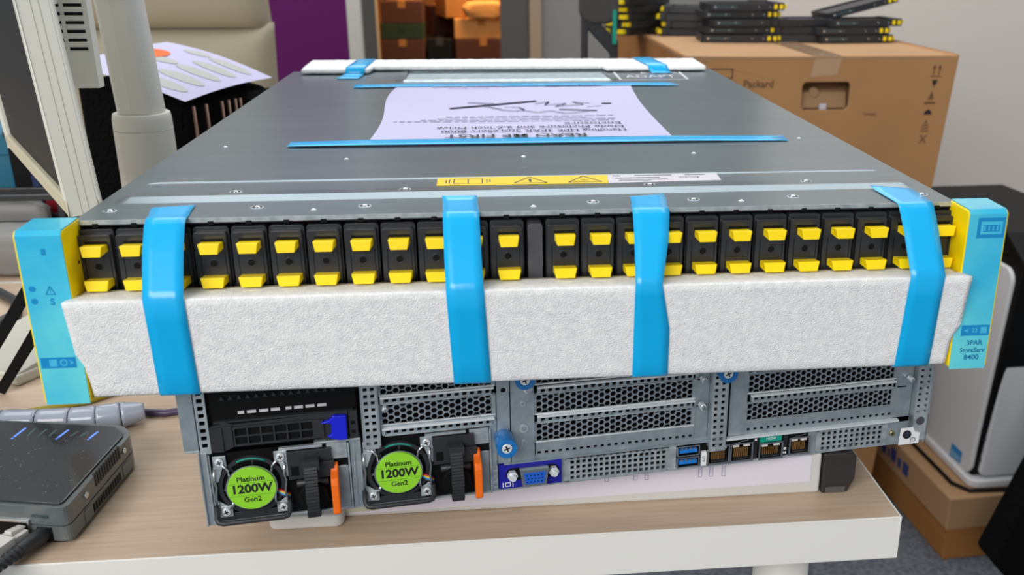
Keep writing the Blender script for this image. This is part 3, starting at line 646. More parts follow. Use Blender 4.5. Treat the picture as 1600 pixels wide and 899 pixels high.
# ================================================================== foam pieces
def foam(name, prof, xl, xr, loc, nx, label, cat, seg=3.4, amp=.16):
    """prof: closed loop of (y,z); xl/xr: functions of (y,z); shifts may vary with x through a callable profile"""
    P0 = prof(0) if callable(prof) else prof
    mb = MB(); rows = []
    def dens(P):
        out = []
        for i in range(len(P)):
            a, b = P[i], P[(i+1)%len(P)]; m_ = cnt[i]
            for k in range(m_): out.append((a[0]+(b[0]-a[0])*k/m_, a[1]+(b[1]-a[1])*k/m_))
        return out
    cnt = [max(1, int(math.hypot(P0[(i+1)%len(P0)][0]-P0[i][0], P0[(i+1)%len(P0)][1]-P0[i][1])/seg)) for i in range(len(P0))]
    for i in range(nx+1):
        t_ = i/nx; base = None
        P = dens(prof(t_)) if callable(prof) else dens(prof)
        row = []
        for (y, z) in P:
            x = xl(y, z)+(xr(y, z)-xl(y, z))*t_; v = Vector((x, y, z))
            d = noise.noise_vector(v*.35)*amp*.6+noise.noise_vector(v*.12)*amp*.5
            row.append((v.x+d.x, v.y+d.y, v.z+d.z))
        rows.append(row)
    n = len(rows[0]); vv = [v for r in rows for v in r]
    mb.add(vv, [(i*n+k, i*n+(k+1)%n, (i+1)*n+(k+1)%n, (i+1)*n+k) for i in range(nx) for k in range(n)], m_foam, True)
    mb.add(rows[0], [tuple(range(n-1,-1,-1))], m_foam); mb.add(rows[-1], [tuple(range(n))], m_foam)
    o = mb.build(name, origin=loc); tag(o, label, cat); return o
xf = lambda s: (lambda y, z: s*(219.2+(3.3*min(1, max(0, (-21.6-y)/1.5)))))
foam('foam_block', [(-6.2,2.4),(-17.8,2.0),(-18.8,3.2),(-28.2,55.0),(-27.8,55.5),(-13.6,54.3),(-6.6,54.0)], xf(-1), xf(1), (0,-15,2), 190,
     'long white foam block taped across front of the upper enclosure, below the drives', 'foam block')
def bprof(t_):
    x = -209+421*t_
    fy = 549 if x < -140 else (573 if x < 104 else 554)
    zt = 93.6 if x < -140 else (93.6 if x < 104 else 93.4)
    return [(fy, 89.2), (fy-.3, zt-1.5), (fy+3, zt), (620, zt+1.2), (622, 40), (580.5, 40), (580.5, 89.2)]
foam('foam_strip', bprof, lambda y, z: -209, lambda y, z: 212, (0,590,89), 150,
     'white foam strip taped over the rear edge of the upper enclosure lid', 'foam strip', seg=5, amp=.5)

# ================================================================== adhesive tapes
def ribbon(label, Ls, Rs, sub=3, wob=.0, group=None, thick=.25):
    """left and right edge polylines in millimetres"""
    def dens(P):
        out = []
        for a, b in zip(P[:-1], P[1:]):
            for k in range(sub): out.append(tuple(a[j]+(b[j]-a[j])*k/sub for j in range(3)))
        return out+[P[-1]]
    L_, R_ = dens(Ls), dens(Rs); n = len(L_); nw = 5; vv = []
    for i in range(n):
        a, b = Vector(L_[i]), Vector(R_[i])
        t_ = (Vector(L_[min(i+1,n-1)])-Vector(L_[max(i-1,0)])); nr = t_.cross(b-a)
        nr = nr.normalized() if nr.length > 0 else Vector((0,0,1))
        if nr.z-nr.y < 0: nr = -nr
        for k in range(nw):
            p = a+(b-a)*k/(nw-1); w_ = noise.noise(p*.08)*wob; vv.append(tuple(p+nr*(.12+w_)))
        for k in range(nw): p = Vector(vv[-nw]); vv.append(tuple(p+nr*thick))
    mb = MB(); st = 2*nw
    for i in range(n-1):
        for k in range(nw-1):
            mb.add([vv[i*st+nw+k], vv[i*st+nw+k+1], vv[(i+1)*st+nw+k+1], vv[(i+1)*st+nw+k]], [(0,1,2,3)], m_tape, True)
            mb.add([vv[i*st+k], vv[i*st+k+1], vv[(i+1)*st+k+1], vv[(i+1)*st+k]], [(3,2,1,0)], m_tape, True)
        for k in (0, nw-1):
            mb.add([vv[i*st+k], vv[i*st+nw+k], vv[(i+1)*st+nw+k], vv[(i+1)*st+k]], [(0,1,2,3)], m_tapel)
    for i in (0, n-1):
        for k in range(nw-1): mb.add([vv[i*st+k], vv[i*st+k+1], vv[i*st+nw+k+1], vv[i*st+nw+k]], [(0,1,2,3)], m_tapel)
    o0 = Vector(Ls[0]); o = mb.build('adhesive_tape', origin=tuple(o0)); return tag(o, label, 'tape', group)
G = 'blue tape strips holding the foam and paper'
def front_tape(label, L, Rr, ex=()):
    # L/R: x,y on lid start, x at lid edge, x at foam top, x at foam bottom
    def side(q):
        P = [(q[0],q[1],88.0),(q[0]+(q[2]-q[0])*.8,4.5,88.0),(q[2],-2.4,88.0),(q[2],-5.5,86),(q[2]*.75+q[3]*.25,-14.2,76),(q[2]*.5+q[3]*.5,-19.5,69),(q[3],-28.9,56.6)]
        if ex: P.append((q[5],-24.2,31))
        P += [(q[4],-19.3,3.6),(q[4],-17.6,1.1),(q[4],-9,.2)]; return P
    # lift clear of the raised bead near the start
    Lp, Rp = side(L), side(Rr)
    for P in (Lp, Rp):
        if P[0][1] > 27: P[0] = (P[0][0], P[0][1], 88.9); P.insert(1, (P[0][0]+(P[1][0]-P[0][0])*.3, 26, 88.0))
        else: P.insert(1, (P[0][0]+(P[1][0]-P[0][0])*.4, 12, 88.0))
    return ribbon(label, Lp, Rp, 4, .25, None)
front_tape('leftmost blue tape strip from lid down over the front foam block', (-191.9,19,-188.1,-185.7,-187.9,0), (-171.6,23.5,-169.1,-167,-168.6,0))
front_tape('second blue tape strip from the left over the front foam, beside lone drive', (-47.2,28,-45.6,-44.6,-43.1,0), (-29,28,-27.6,-26.4,-24.2,0))
front_tape('narrow creased blue tape strip over front foam, right of the grey bar', (52.1,22.5,49.6,48,49,48.4), (71.1,26.5,68.3,61.5,67.6,66.6), ex=True)
front_tape('rightmost blue tape strip leaning over the front foam near right ear', (188.5,32.4,189.6,189.1,190.6,0), (210.4,27,208.4,207.4,209.7,0))
ribbon('long bright blue tape strip holding the near edge of the paper', [(-153.3,170,88.7),(-105,169.6,88.9),(0,169.2,88.9),(105,169,88.9),(184,168.7,88.0)], [(-153.8,187.4,88.2),(-105,187.4,88.9),(0,187.6,88.9),(105,187.4,88.9),(185.2,187.3,88.0)], 6, .1)
ribbon('long thin looking blue tape strip holding the far edge of the paper', [(-145,447,88.4),(-100,447,88.9),(0,446,88.9),(112,445,88.9),(162,444.8,88.4)], [(-145,467,88.4),(-100,467,88.9),(0,465,88.9),(112,463.6,88.9),(158,463.2,88.4)], 5, .1)
ribbon('short blue tape strip over rear foam strip, left end', [(-169.5,511.8,88.2),(-166,546.5,88.6),(-165,547.2,91),(-164,550,95.0),(-160,619,95.6)], [(-147.6,510.4,88.2),(-146,546.5,88.6),(-145.5,547.2,91),(-145,550,95.0),(-141,619,95.6)], 3)
ribbon('short blue tape strip over rear foam strip, right end', [(152,540,88.2),(151,551.6,88.8),(150,552.4,91),(149,556,95.0),(142,619,95.6)], [(174,540,88.2),(172,551.6,88.8),(171,552.4,91),(170,556,95.0),(163,619,95.6)], 3)

# ================================================================== instruction sheet (printed to be read from behind)
t = thing('instruction_sheet', 'white READ ME FIRST instruction sheet taped upside down on the lid', 'paper', (0, 0, 88.1))
mb = MB(); NX, NY = 12, 16; vv = []
for j in range(NY+1):
    for i in range(NX+1):
        a, b = i/NX, j/NY; y = 180+b*276
        x0 = -103-2*b+3*math.sin(b*2*math.pi); x1 = 107+9*b-5*math.sin(b*math.pi)
        x = x0+(x1-x0)*a; z = .1+.9*math.sin(b*math.pi)*(abs(a-.5)*2)**3*1.2+.35*math.sin(b*math.pi)
        vv.append((x, y, z))
mb.add(vv, [(j*(NX+1)+i, j*(NX+1)+i+1, (j+1)*(NX+1)+i+1, (j+1)*(NX+1)+i) for j in range(NY) for i in range(NX)], m_paper, True)
mb.build('sheet', t)
RT = lambda x, y, z=1.25: plane_mtx((x,y,z), (-1,0,0), (0,-1,0))
mb = MB()
mb.text('READ ME FIRST', 15.5, RT(-2, 196), m_blk, .04, bold=.2, sx=.95)
mb.text('Handling HPE 3PAR StoreServ 8000', 11.5, RT(78, 214.5), m_ink, .04, 'LEFT', sx=.79); mb.text('Node Enclosure and 2.5-inch Drive', 11.5, RT(78, 228.5), m_ink, .04, 'LEFT', sx=.83); mb.text('Enclosure', 11.5, RT(78, 242), m_ink, .04, 'LEFT', sx=.95)
mb.build('heading', t); mb = MB(); mb.text('Hewlett Packard', 11, RT(-38, 444), m_inkl, .04, bold=.1, sx=.9); mb.text('Enterprise', 9, RT(-38, 434), m_inkl, .04)
mb.build('logo_text', t); mb = MB(); mb.text('Handling instructions', 6.5, RT(60, 444), m_ink, .04, bold=.1, sx=.95); mb.build('footer_text', t); mb = MB()
for k, (x0, x1, yy) in enumerate(((-92, 74, 256), (-72, 76, 262), (-60, 54, 268), (-54, 76, 276))):
    x = x0
    while x < x1:
        L = random.uniform(3, 9); mb.box(x, min(x+L, x1), yy-1.1, yy+1.1, 1.2, 1.25, m_inkl); x += L+1.6
mb.build('body_text', t)
mb = MB()     # line drawing of lifting handles
def pl2(P, wd, m=m_ink):
    for a, b in zip(P[:-1], P[1:]): line2(mb, a, b, wd, 1.3, m)
pl2([(-52,316),(20,352)], 5); pl2([(-38,346),(-16,338)], 2.5); pl2([(-26,330),(-20,322),(-10,306),(0,300),(8,306),(4,318),(-8,320)], 1.6)
pl2([(6,304),(18,292),(28,300),(40,286),(60,296)], 1.4); pl2([(18,336),(30,346),(26,330),(44,336),(34,322),(58,330),(50,344),(64,336)], 1.6); pl2([(74,334),(82,334)], 6, m_blk); pl2([(60,318),(72,322)], 1.2)
pl2([(36,306),(52,302),(66,298)], 3.2)
mb.build('line_drawing', t)

# ================================================================== router at lower left
t = thing('network_router', 'grey glossy-topped router with blue lights at the left edge of desk', 'router', (-300, 80, -117))
def roundpoly(pts, r, n=5):
    out = []; N = len(pts)
    for i in range(N):
        p = Vector(pts[i]); a = (Vector(pts[i-1])-p).normalized(); b = (Vector(pts[(i+1)%N])-p).normalized()
        p0, p1 = p+a*r, p+b*r
        for k in range(n+1):
            u = k/n; q = p0*(1-u)**2+p*2*u*(1-u)+p1*u**2; out.append((q.x, q.y))
    return out
o_ = Vector((300, -80))
foot = [(-430,66),(-269,34),(-262,124),(-272,136),(-417,162)]
rp = lambda inset: [(p[0]+(inset if p[0] < -400 else -inset)+300, p[1]+(inset if p[1] < 80 else -inset)-80) for p in foot]
mb = MB(); mb.prism(roundpoly(rp(0), 6), 3, 12.6, m_router, 'z'); mb.prism(roundpoly(rp(.8), 8), 12.6, 13.4, m_dark, 'z'); mb.prism(roundpoly(rp(0), 6), 13.4, 25, m_router, 'z'); mb.prism(roundpoly(rp(3), 8), 0, 3, m_dark, 'z')
mb.build('casing', t, bevel=1.6, seg=3)
mb = MB(); mb.prism(roundpoly(rp(3.5), 4), 25, 26.4, m_routert, 'z'); mb.build('top_plate', t, bevel=.5)
# side direction of the right flank
P0 = Vector((-269+300, 34-80)); P1 = Vector((-262+300, 124-80)); dv = (P1-P0).normalized(); nv = Vector((dv.y, -dv.x)); LN = (P1-P0).length
mb = MB()
def flank(u0, u1, z0, z1, out, m):
    a = P0+dv*u0*LN; b = P0+dv*u1*LN
    mb.hexa([(a.x-nv.x,a.y-nv.y,z0),(b.x-nv.x,b.y-nv.y,z0),(b.x+nv.x*out,b.y+nv.y*out,z0),(a.x+nv.x*out,a.y+nv.y*out,z0),(a.x-nv.x,a.y-nv.y,z1),(b.x-nv.x,b.y-nv.y,z1),(b.x+nv.x*out,b.y+nv.y*out,z1),(a.x+nv.x*out,a.y+nv.y*out,z1)], m)
for k in range(11): flank(.40+k*.036, .42+k*.036, 18, 26.6, .5, m_dark)
for k in range(12): flank(.32+k*.036, .345+k*.036, 4, 9.5, .15, m_void)
for q in (.2, .78): flank(q, q+.1, 3.2, 11.4, .4, m_router)
mb.build('side_vents', t)
for q in (.25, .84): p = P0+dv*q*LN; MB().cyl((p.x,p.y,20), (p.x+nv.x*1.2,p.y+nv.y*1.2,20), 1.8, m_chrome, 14).build('screw', t)
LEDS = [((-35.1, 42.9), (-33.1, 55.1), 1), ((-26.8, 43.0), (-26.4, 53.6), 0), ((-19.8, 42.4), (-18.5, 52.0), 0), ((-12.8, 41.7), (-11.8, 50.4), 0), ((-6.3, 39.4), (-3.9, 49.7), 1), ((0.9, 40.5), (3.5, 47.2), 0), ((7.4, 39.0), (9.7, 45.8), 0), ((14.3, 36.6), (16.4, 45.2), 1)]
for a_, b_, on in LEDS:
    mb = MB(); m_ = m_led if on else m_ledoff; d_ = Vector(b_)-Vector(a_); n_ = Vector((d_.y, -d_.x)).normalized()*.75; A_, B_ = Vector(a_), Vector(b_)
    mb.prism([tuple(A_-n_), tuple(B_-n_), tuple(B_+n_), tuple(A_+n_)], 26.4, 26.55, m_, 'z')
    if on: q_ = A_-d_*.22; mb.prism([tuple(q_-n_), tuple(q_-n_+d_*.1), tuple(q_+n_+d_*.1), tuple(q_+n_)], 26.4, 26.55, m_, 'z')
    mb.build('status_light', t)
mb = MB(); mb.text('POWER', 3, plane_mtx((15,-43.4,19), (.98,-.19,0), (0,0,1)), m_ledoff, .2); mb.build('port_lettering', t)
mb = MB()
dF = Vector((.981,-.194)); q0 = Vector((32,-46))
def fr(u0, u1, z0, z1, out, m, inn=-1):
    n_ = Vector((-.194,-.981)); a = q0-dF*u1; b = q0-dF*u0
    mb.hexa([(a.x+n_.x*inn,a.y+n_.y*inn,z0),(b.x+n_.x*inn,b.y+n_.y*inn,z0),(b.x+n_.x*out,b.y+n_.y*out,z0),(a.x+n_.x*out,a.y+n_.y*out,z0),(a.x+n_.x*inn,a.y+n_.y*inn,z1),(b.x+n_.x*inn,b.y+n_.y*inn,z1),(b.x+n_.x*out,b.y+n_.y*out,z1),(a.x+n_.x*out,a.y+n_.y*out,z1)], m)
fr(24, 54, 1, 16.5, 1.4, m_chrome); fr(25.5, 53, 2.4, 15, 1.6, m_void); fr(11.5, 21, 2.2, 11.8, .6, m_void)
mb.build('rear_ports', t, bevel=.3, seg=1)

mb = MB(); m_dust = mat('dust', (120, 122, 122), .8)
for k in range(90):
    x, y = random.uniform(-60, 26), random.uniform(-34, 44); q = random.uniform(.15, .5); mb.quad([(x-q,y-q,26.5),(x+q,y-q,26.5),(x+q,y+q,26.5),(x-q,y+q,26.5)], m_dust)
o = mb.build('dust_specks', t); o['kind'] = 'stuff'
t = thing('network_cable', 'pale grey network plug and cable pushed into the router', 'cable', (-300, 20, -117))
mb = MB(); X = lambda x, y: (x+300, y-20)
a = Vector((-296, 38)); dv2 = Vector((-.40, -.92)); nn = Vector((dv2.y, -dv2.x))
def seg(mb, u0, u1, w0, w1, z0, z1, z2, z3, m):
    p, q = a+dv2*u0, a+dv2*u1; f = lambda c, s_, zz: (c.x+nn.x*s_+300, c.y+nn.y*s_-20, zz)
    mb.hexa([f(p,-w0,z0),f(p,w0,z0),f(q,w1,z2),f(q,-w1,z2),f(p,-w0,z1),f(p,w0,z1),f(q,w1,z3),f(q,-w1,z3)], m)
seg(mb, 1.2, 11, 5.6, 5.6, 4, 12.2, 4, 12.2, m_pgrey); seg(mb, 0, 10, 2.6, 2.6, 12.2, 13.4, 12.2, 15.2, m_pgrey); mb.build('plug', t, bevel=.6)
mb = MB(); seg(mb, 11, 24, 6.2, 6, 2.8, 13.6, 2.4, 13, m_pgrey)
for k in range(7): seg(mb, 25+k*3.6, 27.2+k*3.6, 5.6-k*.2, 5.6-k*.2, 2, 12-k*.3, 2, 12-k*.3, m_pgrey)
seg(mb, 24, 52, 4.2, 3.2, 3, 10.5, 3, 9, m_pgrey); mb.build('boot', t, bevel=.5)
p = a+dv2*50; mb = MB(); mb.tube([(p.x+300,p.y-20,6), (p.x+292,p.y-38,4), (p.x+286,p.y-70,-6), (p.x+284,p.y-90,-60)], 2.9, m_pgrey, 12); mb.build('cord', t)
t = thing('power_cable', 'black ribbed power plug and cable pushed into the router', 'cable', (-284, 30, -117))
mb = MB(); D = Vector((-.36,-.93)); s0 = Vector((-.5, 8.5))
pp = lambda u, z=7.5: (s0.x+D.x*u, s0.y+D.y*u, z)
mb.tube([pp(0), pp(9), pp(15), pp(20)], 5, m_dark, 16, [4.6, 4.8, 4.4, 4.0]); mb.build('plug', t, bevel=.3)
mb = MB(); pth, rs = [], []
for k in range(37): pth.append(pp(20+k*.9, 7.5-.02*k)); rs.append(4.2-.04*k if k % 4 < 2 else 3.1-.02*k)
mb.tube(pth, 3, m_dark, 16, rs); mb.build('strain_relief', t)
mb = MB(); mb.tube([pp(50,7), pp(62,5), (-30,-60,-4), (-34,-80,-50)], 2.2, m_dark, 12); mb.build('cord', t)

# spiral cable wrap lying on the desk
t_pts = [(-480,166),(-425,174),(-378,177),(-344,176),(-316,177),(-296,181),(-276,188)]
def cr(P, u):
    n_ = len(P)-1; i = min(int(u*n_), n_-1); f = u*n_-i; g = lambda k: Vector(P[max(0, min(n_, k))])
    p0, p1, p2, p3 = g(i-1), g(i), g(i+1), g(i+2)
    return .5*((2*p1)+(p2-p0)*f+(2*p0-5*p1+4*p2-p3)*f*f+(3*p1-p0-3*p2+p3)*f**3)
mb = MB(); nt_ = 8
for sgm in range(nt_):
    pth = []; rs = []
    for k in range(9):
        u = (sgm+.012+k/8*.976)/nt_; q = cr(t_pts, u); pth.append((q.x+340, q.y-160, 9.8)); rs.append((9.6 if sgm < nt_-1 else 9.6-k*.5)*(.985 if k in (0,8) else 1))
    sk = mb; sk.tube(pth, 9, m_wrap, 20, rs)
    q0_, q1_ = cr(t_pts, (sgm+.97)/nt_), cr(t_pts, min(1, (sgm+1.03)/nt_)); 
    if sgm < nt_-1: mb.tube([(q0_.x+340,q0_.y-160,9.8),(q1_.x+340,q1_.y-160,9.8)], 8.4, m_blk, 16)
o = mb.build('spiral_cable_wrap', origin=(0,0,0)); o.location = W(-340, 160, -117); tag(o, 'translucent silver spiral cable wrap lying across the desk behind the router', 'cable wrap')
mb = MB(); mb.tube([(-300,206,3),(-285,200,3),(-265,196,3),(-235,206,3),(-200,230,3)], 2.6, mat('violet_cable', (70, 56, 88), .4), 12)
o = mb.build('patch_cable'); tag(o, 'thin dark violet cable on desk behind end of the spiral wrap', 'cable'); o.location = W(0, 0, -117)
mb = MB(); mb.tube([(-372,205,3),(-352,212,3),(-330,222,3),(-300,250,3)], 2.6, mat('mustard_cable', (150, 138, 30), .5), 12)
o = mb.build('mustard_cable'); o.name = 'patch_cable'; tag(o, 'thin mustard yellow cable beyond the spiral wrap under the left ear', 'cable'); o.location = W(0, 0, -117)

# grey slab device + black stand strap
t = thing('docking_slab', 'flat beige grey plastic slab device with pale front edge behind the left ear', 'device', (-425, 335, -117), math.radians(-29))
MB().box(-22, 62, -52, 58, 0, 9, m_slabd).build('base', t, bevel=2)
mb = MB(); mb.hexa([(-21,-50,9),(61,-50,9),(61,57,9),(-21,57,9),(-19,-46,11),(59,-46,11),(59,55,26),(-19,55,26)], m_slab); mb.build('top_cover', t, bevel=1.5)
mb = MB()
for (xa, za, xb, zb, yy) in ((-426,-117,-362,-26,236), (-404,-117,-350,-40,246)):
    dx, dz = xb-xa, zb-za; L = math.hypot(dx, dz); nx, nz = -dz/L*4.5, dx/L*4.5
    mb.hexa([(xa-nx,yy,max(-117,za-nz)),(xa+nx,yy,max(-117,za+nz)),(xa+nx,yy+2,max(-117,za+nz)),(xa-nx,yy+2,max(-117,za-nz)),(xb-nx,yy,zb-nz),(xb+nx,yy,zb+nz),(xb+nx,yy+2,zb+nz),(xb-nx,yy+2,zb-nz)], m_void)
mb.hexa([(-366,236,-30),(-346,236,-42),(-346,248,-42),(-366,248,-30),(-362,236,-22),(-342,236,-34),(-342,248,-34),(-362,248,-22)], m_void)
o = mb.build('stand_strap', origin=(-390,240,-117), bevel=.6); tag(o, 'flat black straps rising diagonally past the left ear over the grey slab', 'strap')
mb = MB(); mb.tube([(-540,500,-112),(-505,474,-112),(-478,447,-112),(-462,412,-112),(-470,380,-112),(-490,360,-112),(-540,350,-112)], 4.8, m_dark, 12)
o = mb.build('mains_flex', origin=(-490,420,-117)); tag(o, 'thick black cord looping at left edge behind the grey slab', 'cable')

# ================================================================== monitor at left
A = Vector((-.5108,.8597,0)); B = Vector((.8597,.5108,0)); V = Vector((0,0,1))-B*.066
def frame_obj(loc, ax, bx_, vx):
    o = bpy.data.objects.new('x', None); return o
mon = thing('computer_monitor', 'ivory monitor seen edge-on with a dark screen, behind left ear', 'monitor', (-280.2, 130, 54.6))
def MP(a, b, v): p = A*a+B*b+V*v; return (p.x, p.y, p.z)
def mbox(mb, a0, a1, b0, b1, v0, v1, m):
    return mb.hexa([MP(a0,b0,v0),MP(a1,b0,v0),MP(a1,b1,v0),MP(a0,b1,v0),MP(a0,b0,v1),MP(a1,b0,v1),MP(a1,b1,v1),MP(a0,b1,v1)], m)
H = 300
mb = MB()
mbox(mb, 0, 270, 0, 19, 0, 12, m_monb); mbox(mb, 0, 270, 0, 19, H-14, H, m_monb); mbox(mb, 0, 5, 0, 19, 0, H, m_mon); mbox(mb, 256, 270, 0, 19, 0, H, m_mon)
mb.build('bezel', mon, bevel=1.4)
mb = MB(); mbox(mb, .2, 270, 8.2, 21, .5, H, m_mon); mb.build('back_cover', mon, bevel=2, seg=3)
for q in (8.0, 12.2): m2 = MB(); mbox(m2, -.15, .3, q, q+.35, 1, H, m_slab); m2.build('seam_line', mon)
mb = MB(); mbox(mb, 5, 257, 3.6, 7, 11, H-13, m_screen); mb.build('screen', mon)
# ventilated rear housing
mb = MB(); hx = lambda x, y, z: (x+280.2, y-130, z-54.6)
def hb(x0, x1, y0, y1, z0, z1, m): mb.box(x0+280.2, x1+280.2, y0-130, y1-130, z0-54.6, z1-54.6, m)
hb(-336, -303.5, 272, 282, 114, 300, m_mon)
for k in range(14):
    z = 141+k*6.1; hb(-335, -322.5, 271.7, 273, z, z+2.2, m_void); hb(-319.5, -307, 271.7, 273, z, z+2.2, m_void)
mb.v = [(x+.0, y, z) for x, y, z in mb.v]; mb.build('rear_housing', mon)
mb = MB(); mbox(mb, 120, 190, 20, 40, 120, 190, m_mon); mb.build('mount', mon)

# pole
t = thing('display_stand', 'round white telescopic stand column with a collar, behind the monitor', 'stand', (-303, 350, -117))
MB().cyl((0,0,0), (0,0,10), 50, m_pole, 48).build('base', t, bevel=3)
mb = MB(); mb.tube([(0,0,10),(-.5,0,186),(-.5,0,196),(-.5,0,200.5)], 23, m_pole, 48, [23.5,22.8,22.6,21.8]); mb.tube([(-.5,0,187),(-.5,0,188)], 23, m_slab, 48, [22.95,22.95]); mb.build('lower_column', t, bevel=.6)
mb = MB(); pts = []
for k in range(40):
    g = math.radians(9*k); r = 18.2; x, y = r*math.cos(g), r*math.sin(g)
    y = max(y, -15.0); 
    if x < -2: y = max(y, -15.2-(x+2)*.25)
    pts.append((x, y))
mb.prism(pts, 200, 292, m_pole, 'z', smooth=False); mb.v = [(x-(z-200)*.055, y, z) for x, y, z in mb.v]; mb.build('upper_column', t, bevel=1.2)
mb = MB(); mb.cyl((-5,0,292), (-5,0,340), 16, m_dark, 32); mb.cyl((-5,0,292), (-5,0,295), 18.6, m_chrome, 32); mb.build('joint', t)

# ================================================================== back left: leather seat, black basket with rods, paper
t = thing('office_chair', 'beige leather chair back with a stitched seam, behind the desk', 'chair', (-450, 1300, -847))
def cushion(mb, x0, x1, z0, z1, y0, dep, m):
    NX, NZ = 24, 24; F_, Bk = [], []
    for j in range(NZ+1):
        for i in range(NX+1):
            a, b = i/NX*2-1, j/NZ*2-1; e = (1-abs(a)**6)*(1-abs(b)**6); F_.append((x0+(x1-x0)*(a+1)/2, y0-dep*max(0, e)**.5, z0+(z1-z0)*(b+1)/2))
    n = NX+1; bkk = [(x, y0+30, z) for x, y, z in F_]
    mb.add(F_, [(j*n+i, j*n+i+1, (j+1)*n+i+1, (j+1)*n+i) for j in range(NZ) for i in range(NX)], m, True)
    mb.add(bkk, [(j*n+i+n, j*n+i+n+1, j*n+i+1, j*n+i) for j in range(NZ) for i in range(NX)], m, True)
    per = [i for i in range(n)]+[j*n+NX for j in range(1, NZ+1)]+[NZ*n+i for i in range(NX-1, -1, -1)]+[j*n for j in range(NZ-1, 0, -1)]
    mb.add(F_+bkk, [(per[k], per[(k+1)%len(per)], per[(k+1)%len(per)]+len(F_), per[k]+len(F_)) for k in range(len(per))], m, True)
# visible band is around 0.85-1.0 m above the floor
mb = MB(); cushion(mb, -290, 62, 560, 932, -20, 55, m_beige); mb.v = [(x+(z-900)*.03, y, z) for x, y, z in mb.v]; mb.build('lower_back_pad', t)
mb = MB(); cushion(mb, -292, 61, 918, 1190, -20, 52, m_beige); mb.v = [(x-(z-900)*.06, y, z) for x, y, z in mb.v]; mb.build('upper_back_pad', t)
mb = MB(); cushion(mb, -270, 50, 0, 300, 0, 60, m_beige); mb.v = [(x, z-320, 470-y*.6) for x, y, z in mb.v]; mb.build('seat', t)
mb = MB(); mb.cyl((-110,-170,60), (-110,-170,470), 28, m_dark, 20)
for k in range(5): g = math.radians(72*k+20); mb.tube([(-110,-170,90), (-110+260*math.cos(g),-170+260*math.sin(g),60)], 20, m_dark, 10); mb.cyl((-110+260*math.cos(g),-170+260*math.sin(g),0), (-110+260*math.cos(g),-170+260*math.sin(g),60), 24, m_dark, 14)
mb.build('base', t); MB().box(-140, -80, -30, 60, 440, 980, m_dark).build('back_support', t)

t = thing('black_basket', 'black fuzzy basket on thin metal rods beneath the printed sheet', 'basket', (-330, 610, -117))
def blob(mb, x0, x1, y0, y1, z0, z1, m, amp, seed=0, N=18):
    vv = []; M2 = 2*N
    for j in range(N+1):
        for i in range(M2):
            th_, ph = math.pi*j/N, 2*math.pi*i/M2
            s_ = lambda v: math.copysign(abs(v)**.55, v)
            p = Vector((s_(math.sin(th_)*math.cos(ph)), s_(math.sin(th_)*math.sin(ph)), s_(math.cos(th_))))
            d = 1+amp*noise.noise(p*3+Vector((seed, 0, 0))); p *= d
            vv.append(((x0+x1)/2+p.x*(x1-x0)/2, (y0+y1)/2+p.y*(y1-y0)/2, (z0+z1)/2+p.z*(z1-z0)/2))
    mb.add(vv, [(j*M2+i, j*M2+(i+1)%M2, (j+1)*M2+(i+1)%M2, (j+1)*M2+i) for j in range(N) for i in range(M2)], m, True)
mb = MB(); mb.hexa([(0,-48,60),(62,58,60),(-58,112,60),(-118,-22,60),(0,-48,171),(62,58,179),(-58,112,205),(-118,-22,196)], m_fur); mb.build('padded_body', t, bevel=8)
mb = MB(); blob(mb, 20, 74, 10, 80, 110, 176, m_fur, .08, 3); mb.build('fuzzy_rim', t)
for q in (.06, .2, .38, .46, .54, .6): x, y = 62*q+5, -48+106*q-4; MB().tube([(x,y,1),(x-1,y-1,60),(x-2,y-3,172)], 1.7, m_rod, 8).build('rod', t)
MB().hexa([(-112,-20,0),(2,-44,0),(60,58,0),(-56,106,0),(-112,-20,60),(2,-44,60),(60,58,60),(-56,106,60)], m_fur).build('lower_frame', t)

t = thing('printed_sheet', 'white sheet printed with grey ovals and an orange mark, on black basket', 'paper', (-336, 610, 78))
mb = MB(); vv = []; NX, NY = 12, 12
P00, P10, P01, P11 = Vector((7,-55,-17)), Vector((72,60,-8)), Vector((-120,-25,16)), Vector((-60,130,26))
def SP(a, b):
    p = (P00*(1-a)+P10*a)*(1-b)+(P01*(1-a)+P11*a)*b; p.z += 5*math.sin(a*math.pi)*.6+6*math.sin(b*math.pi)*.8; return p
for j in range(NY+1):
    for i in range(NX+1): vv.append(tuple(SP(i/NX, j/NY)))
mb.add(vv, [(j*(NX+1)+i, j*(NX+1)+i+1, (j+1)*(NX+1)+i+1, (j+1)*(NX+1)+i) for j in range(NY) for i in range(NX)], m_paper, True); mb.build('sheet', t)
mb = MB()
def oval(ca, cb, ra, rb, m, up=.5, ang=0):
    pts = []
    for k in range(24):
        g = 2*math.pi*k/24; u, v = ra*math.cos(g), rb*math.sin(g); q = SP(ca+u*math.cos(ang)-v*math.sin(ang), cb+u*math.sin(ang)+v*math.cos(ang)); pts.append((q.x, q.y, q.z+up))
    mb.add(pts, [tuple(range(24))], m)
for k in range(5): oval(.14+k*.18, .28, .06, .19, m_oval)
for k in (0, 2): oval(.52+k*.18, .6, .055, .12, m_oval)
oval(.60, .78, .13, .13, m_orpr, .7)
mb.build('printed_ovals', t)

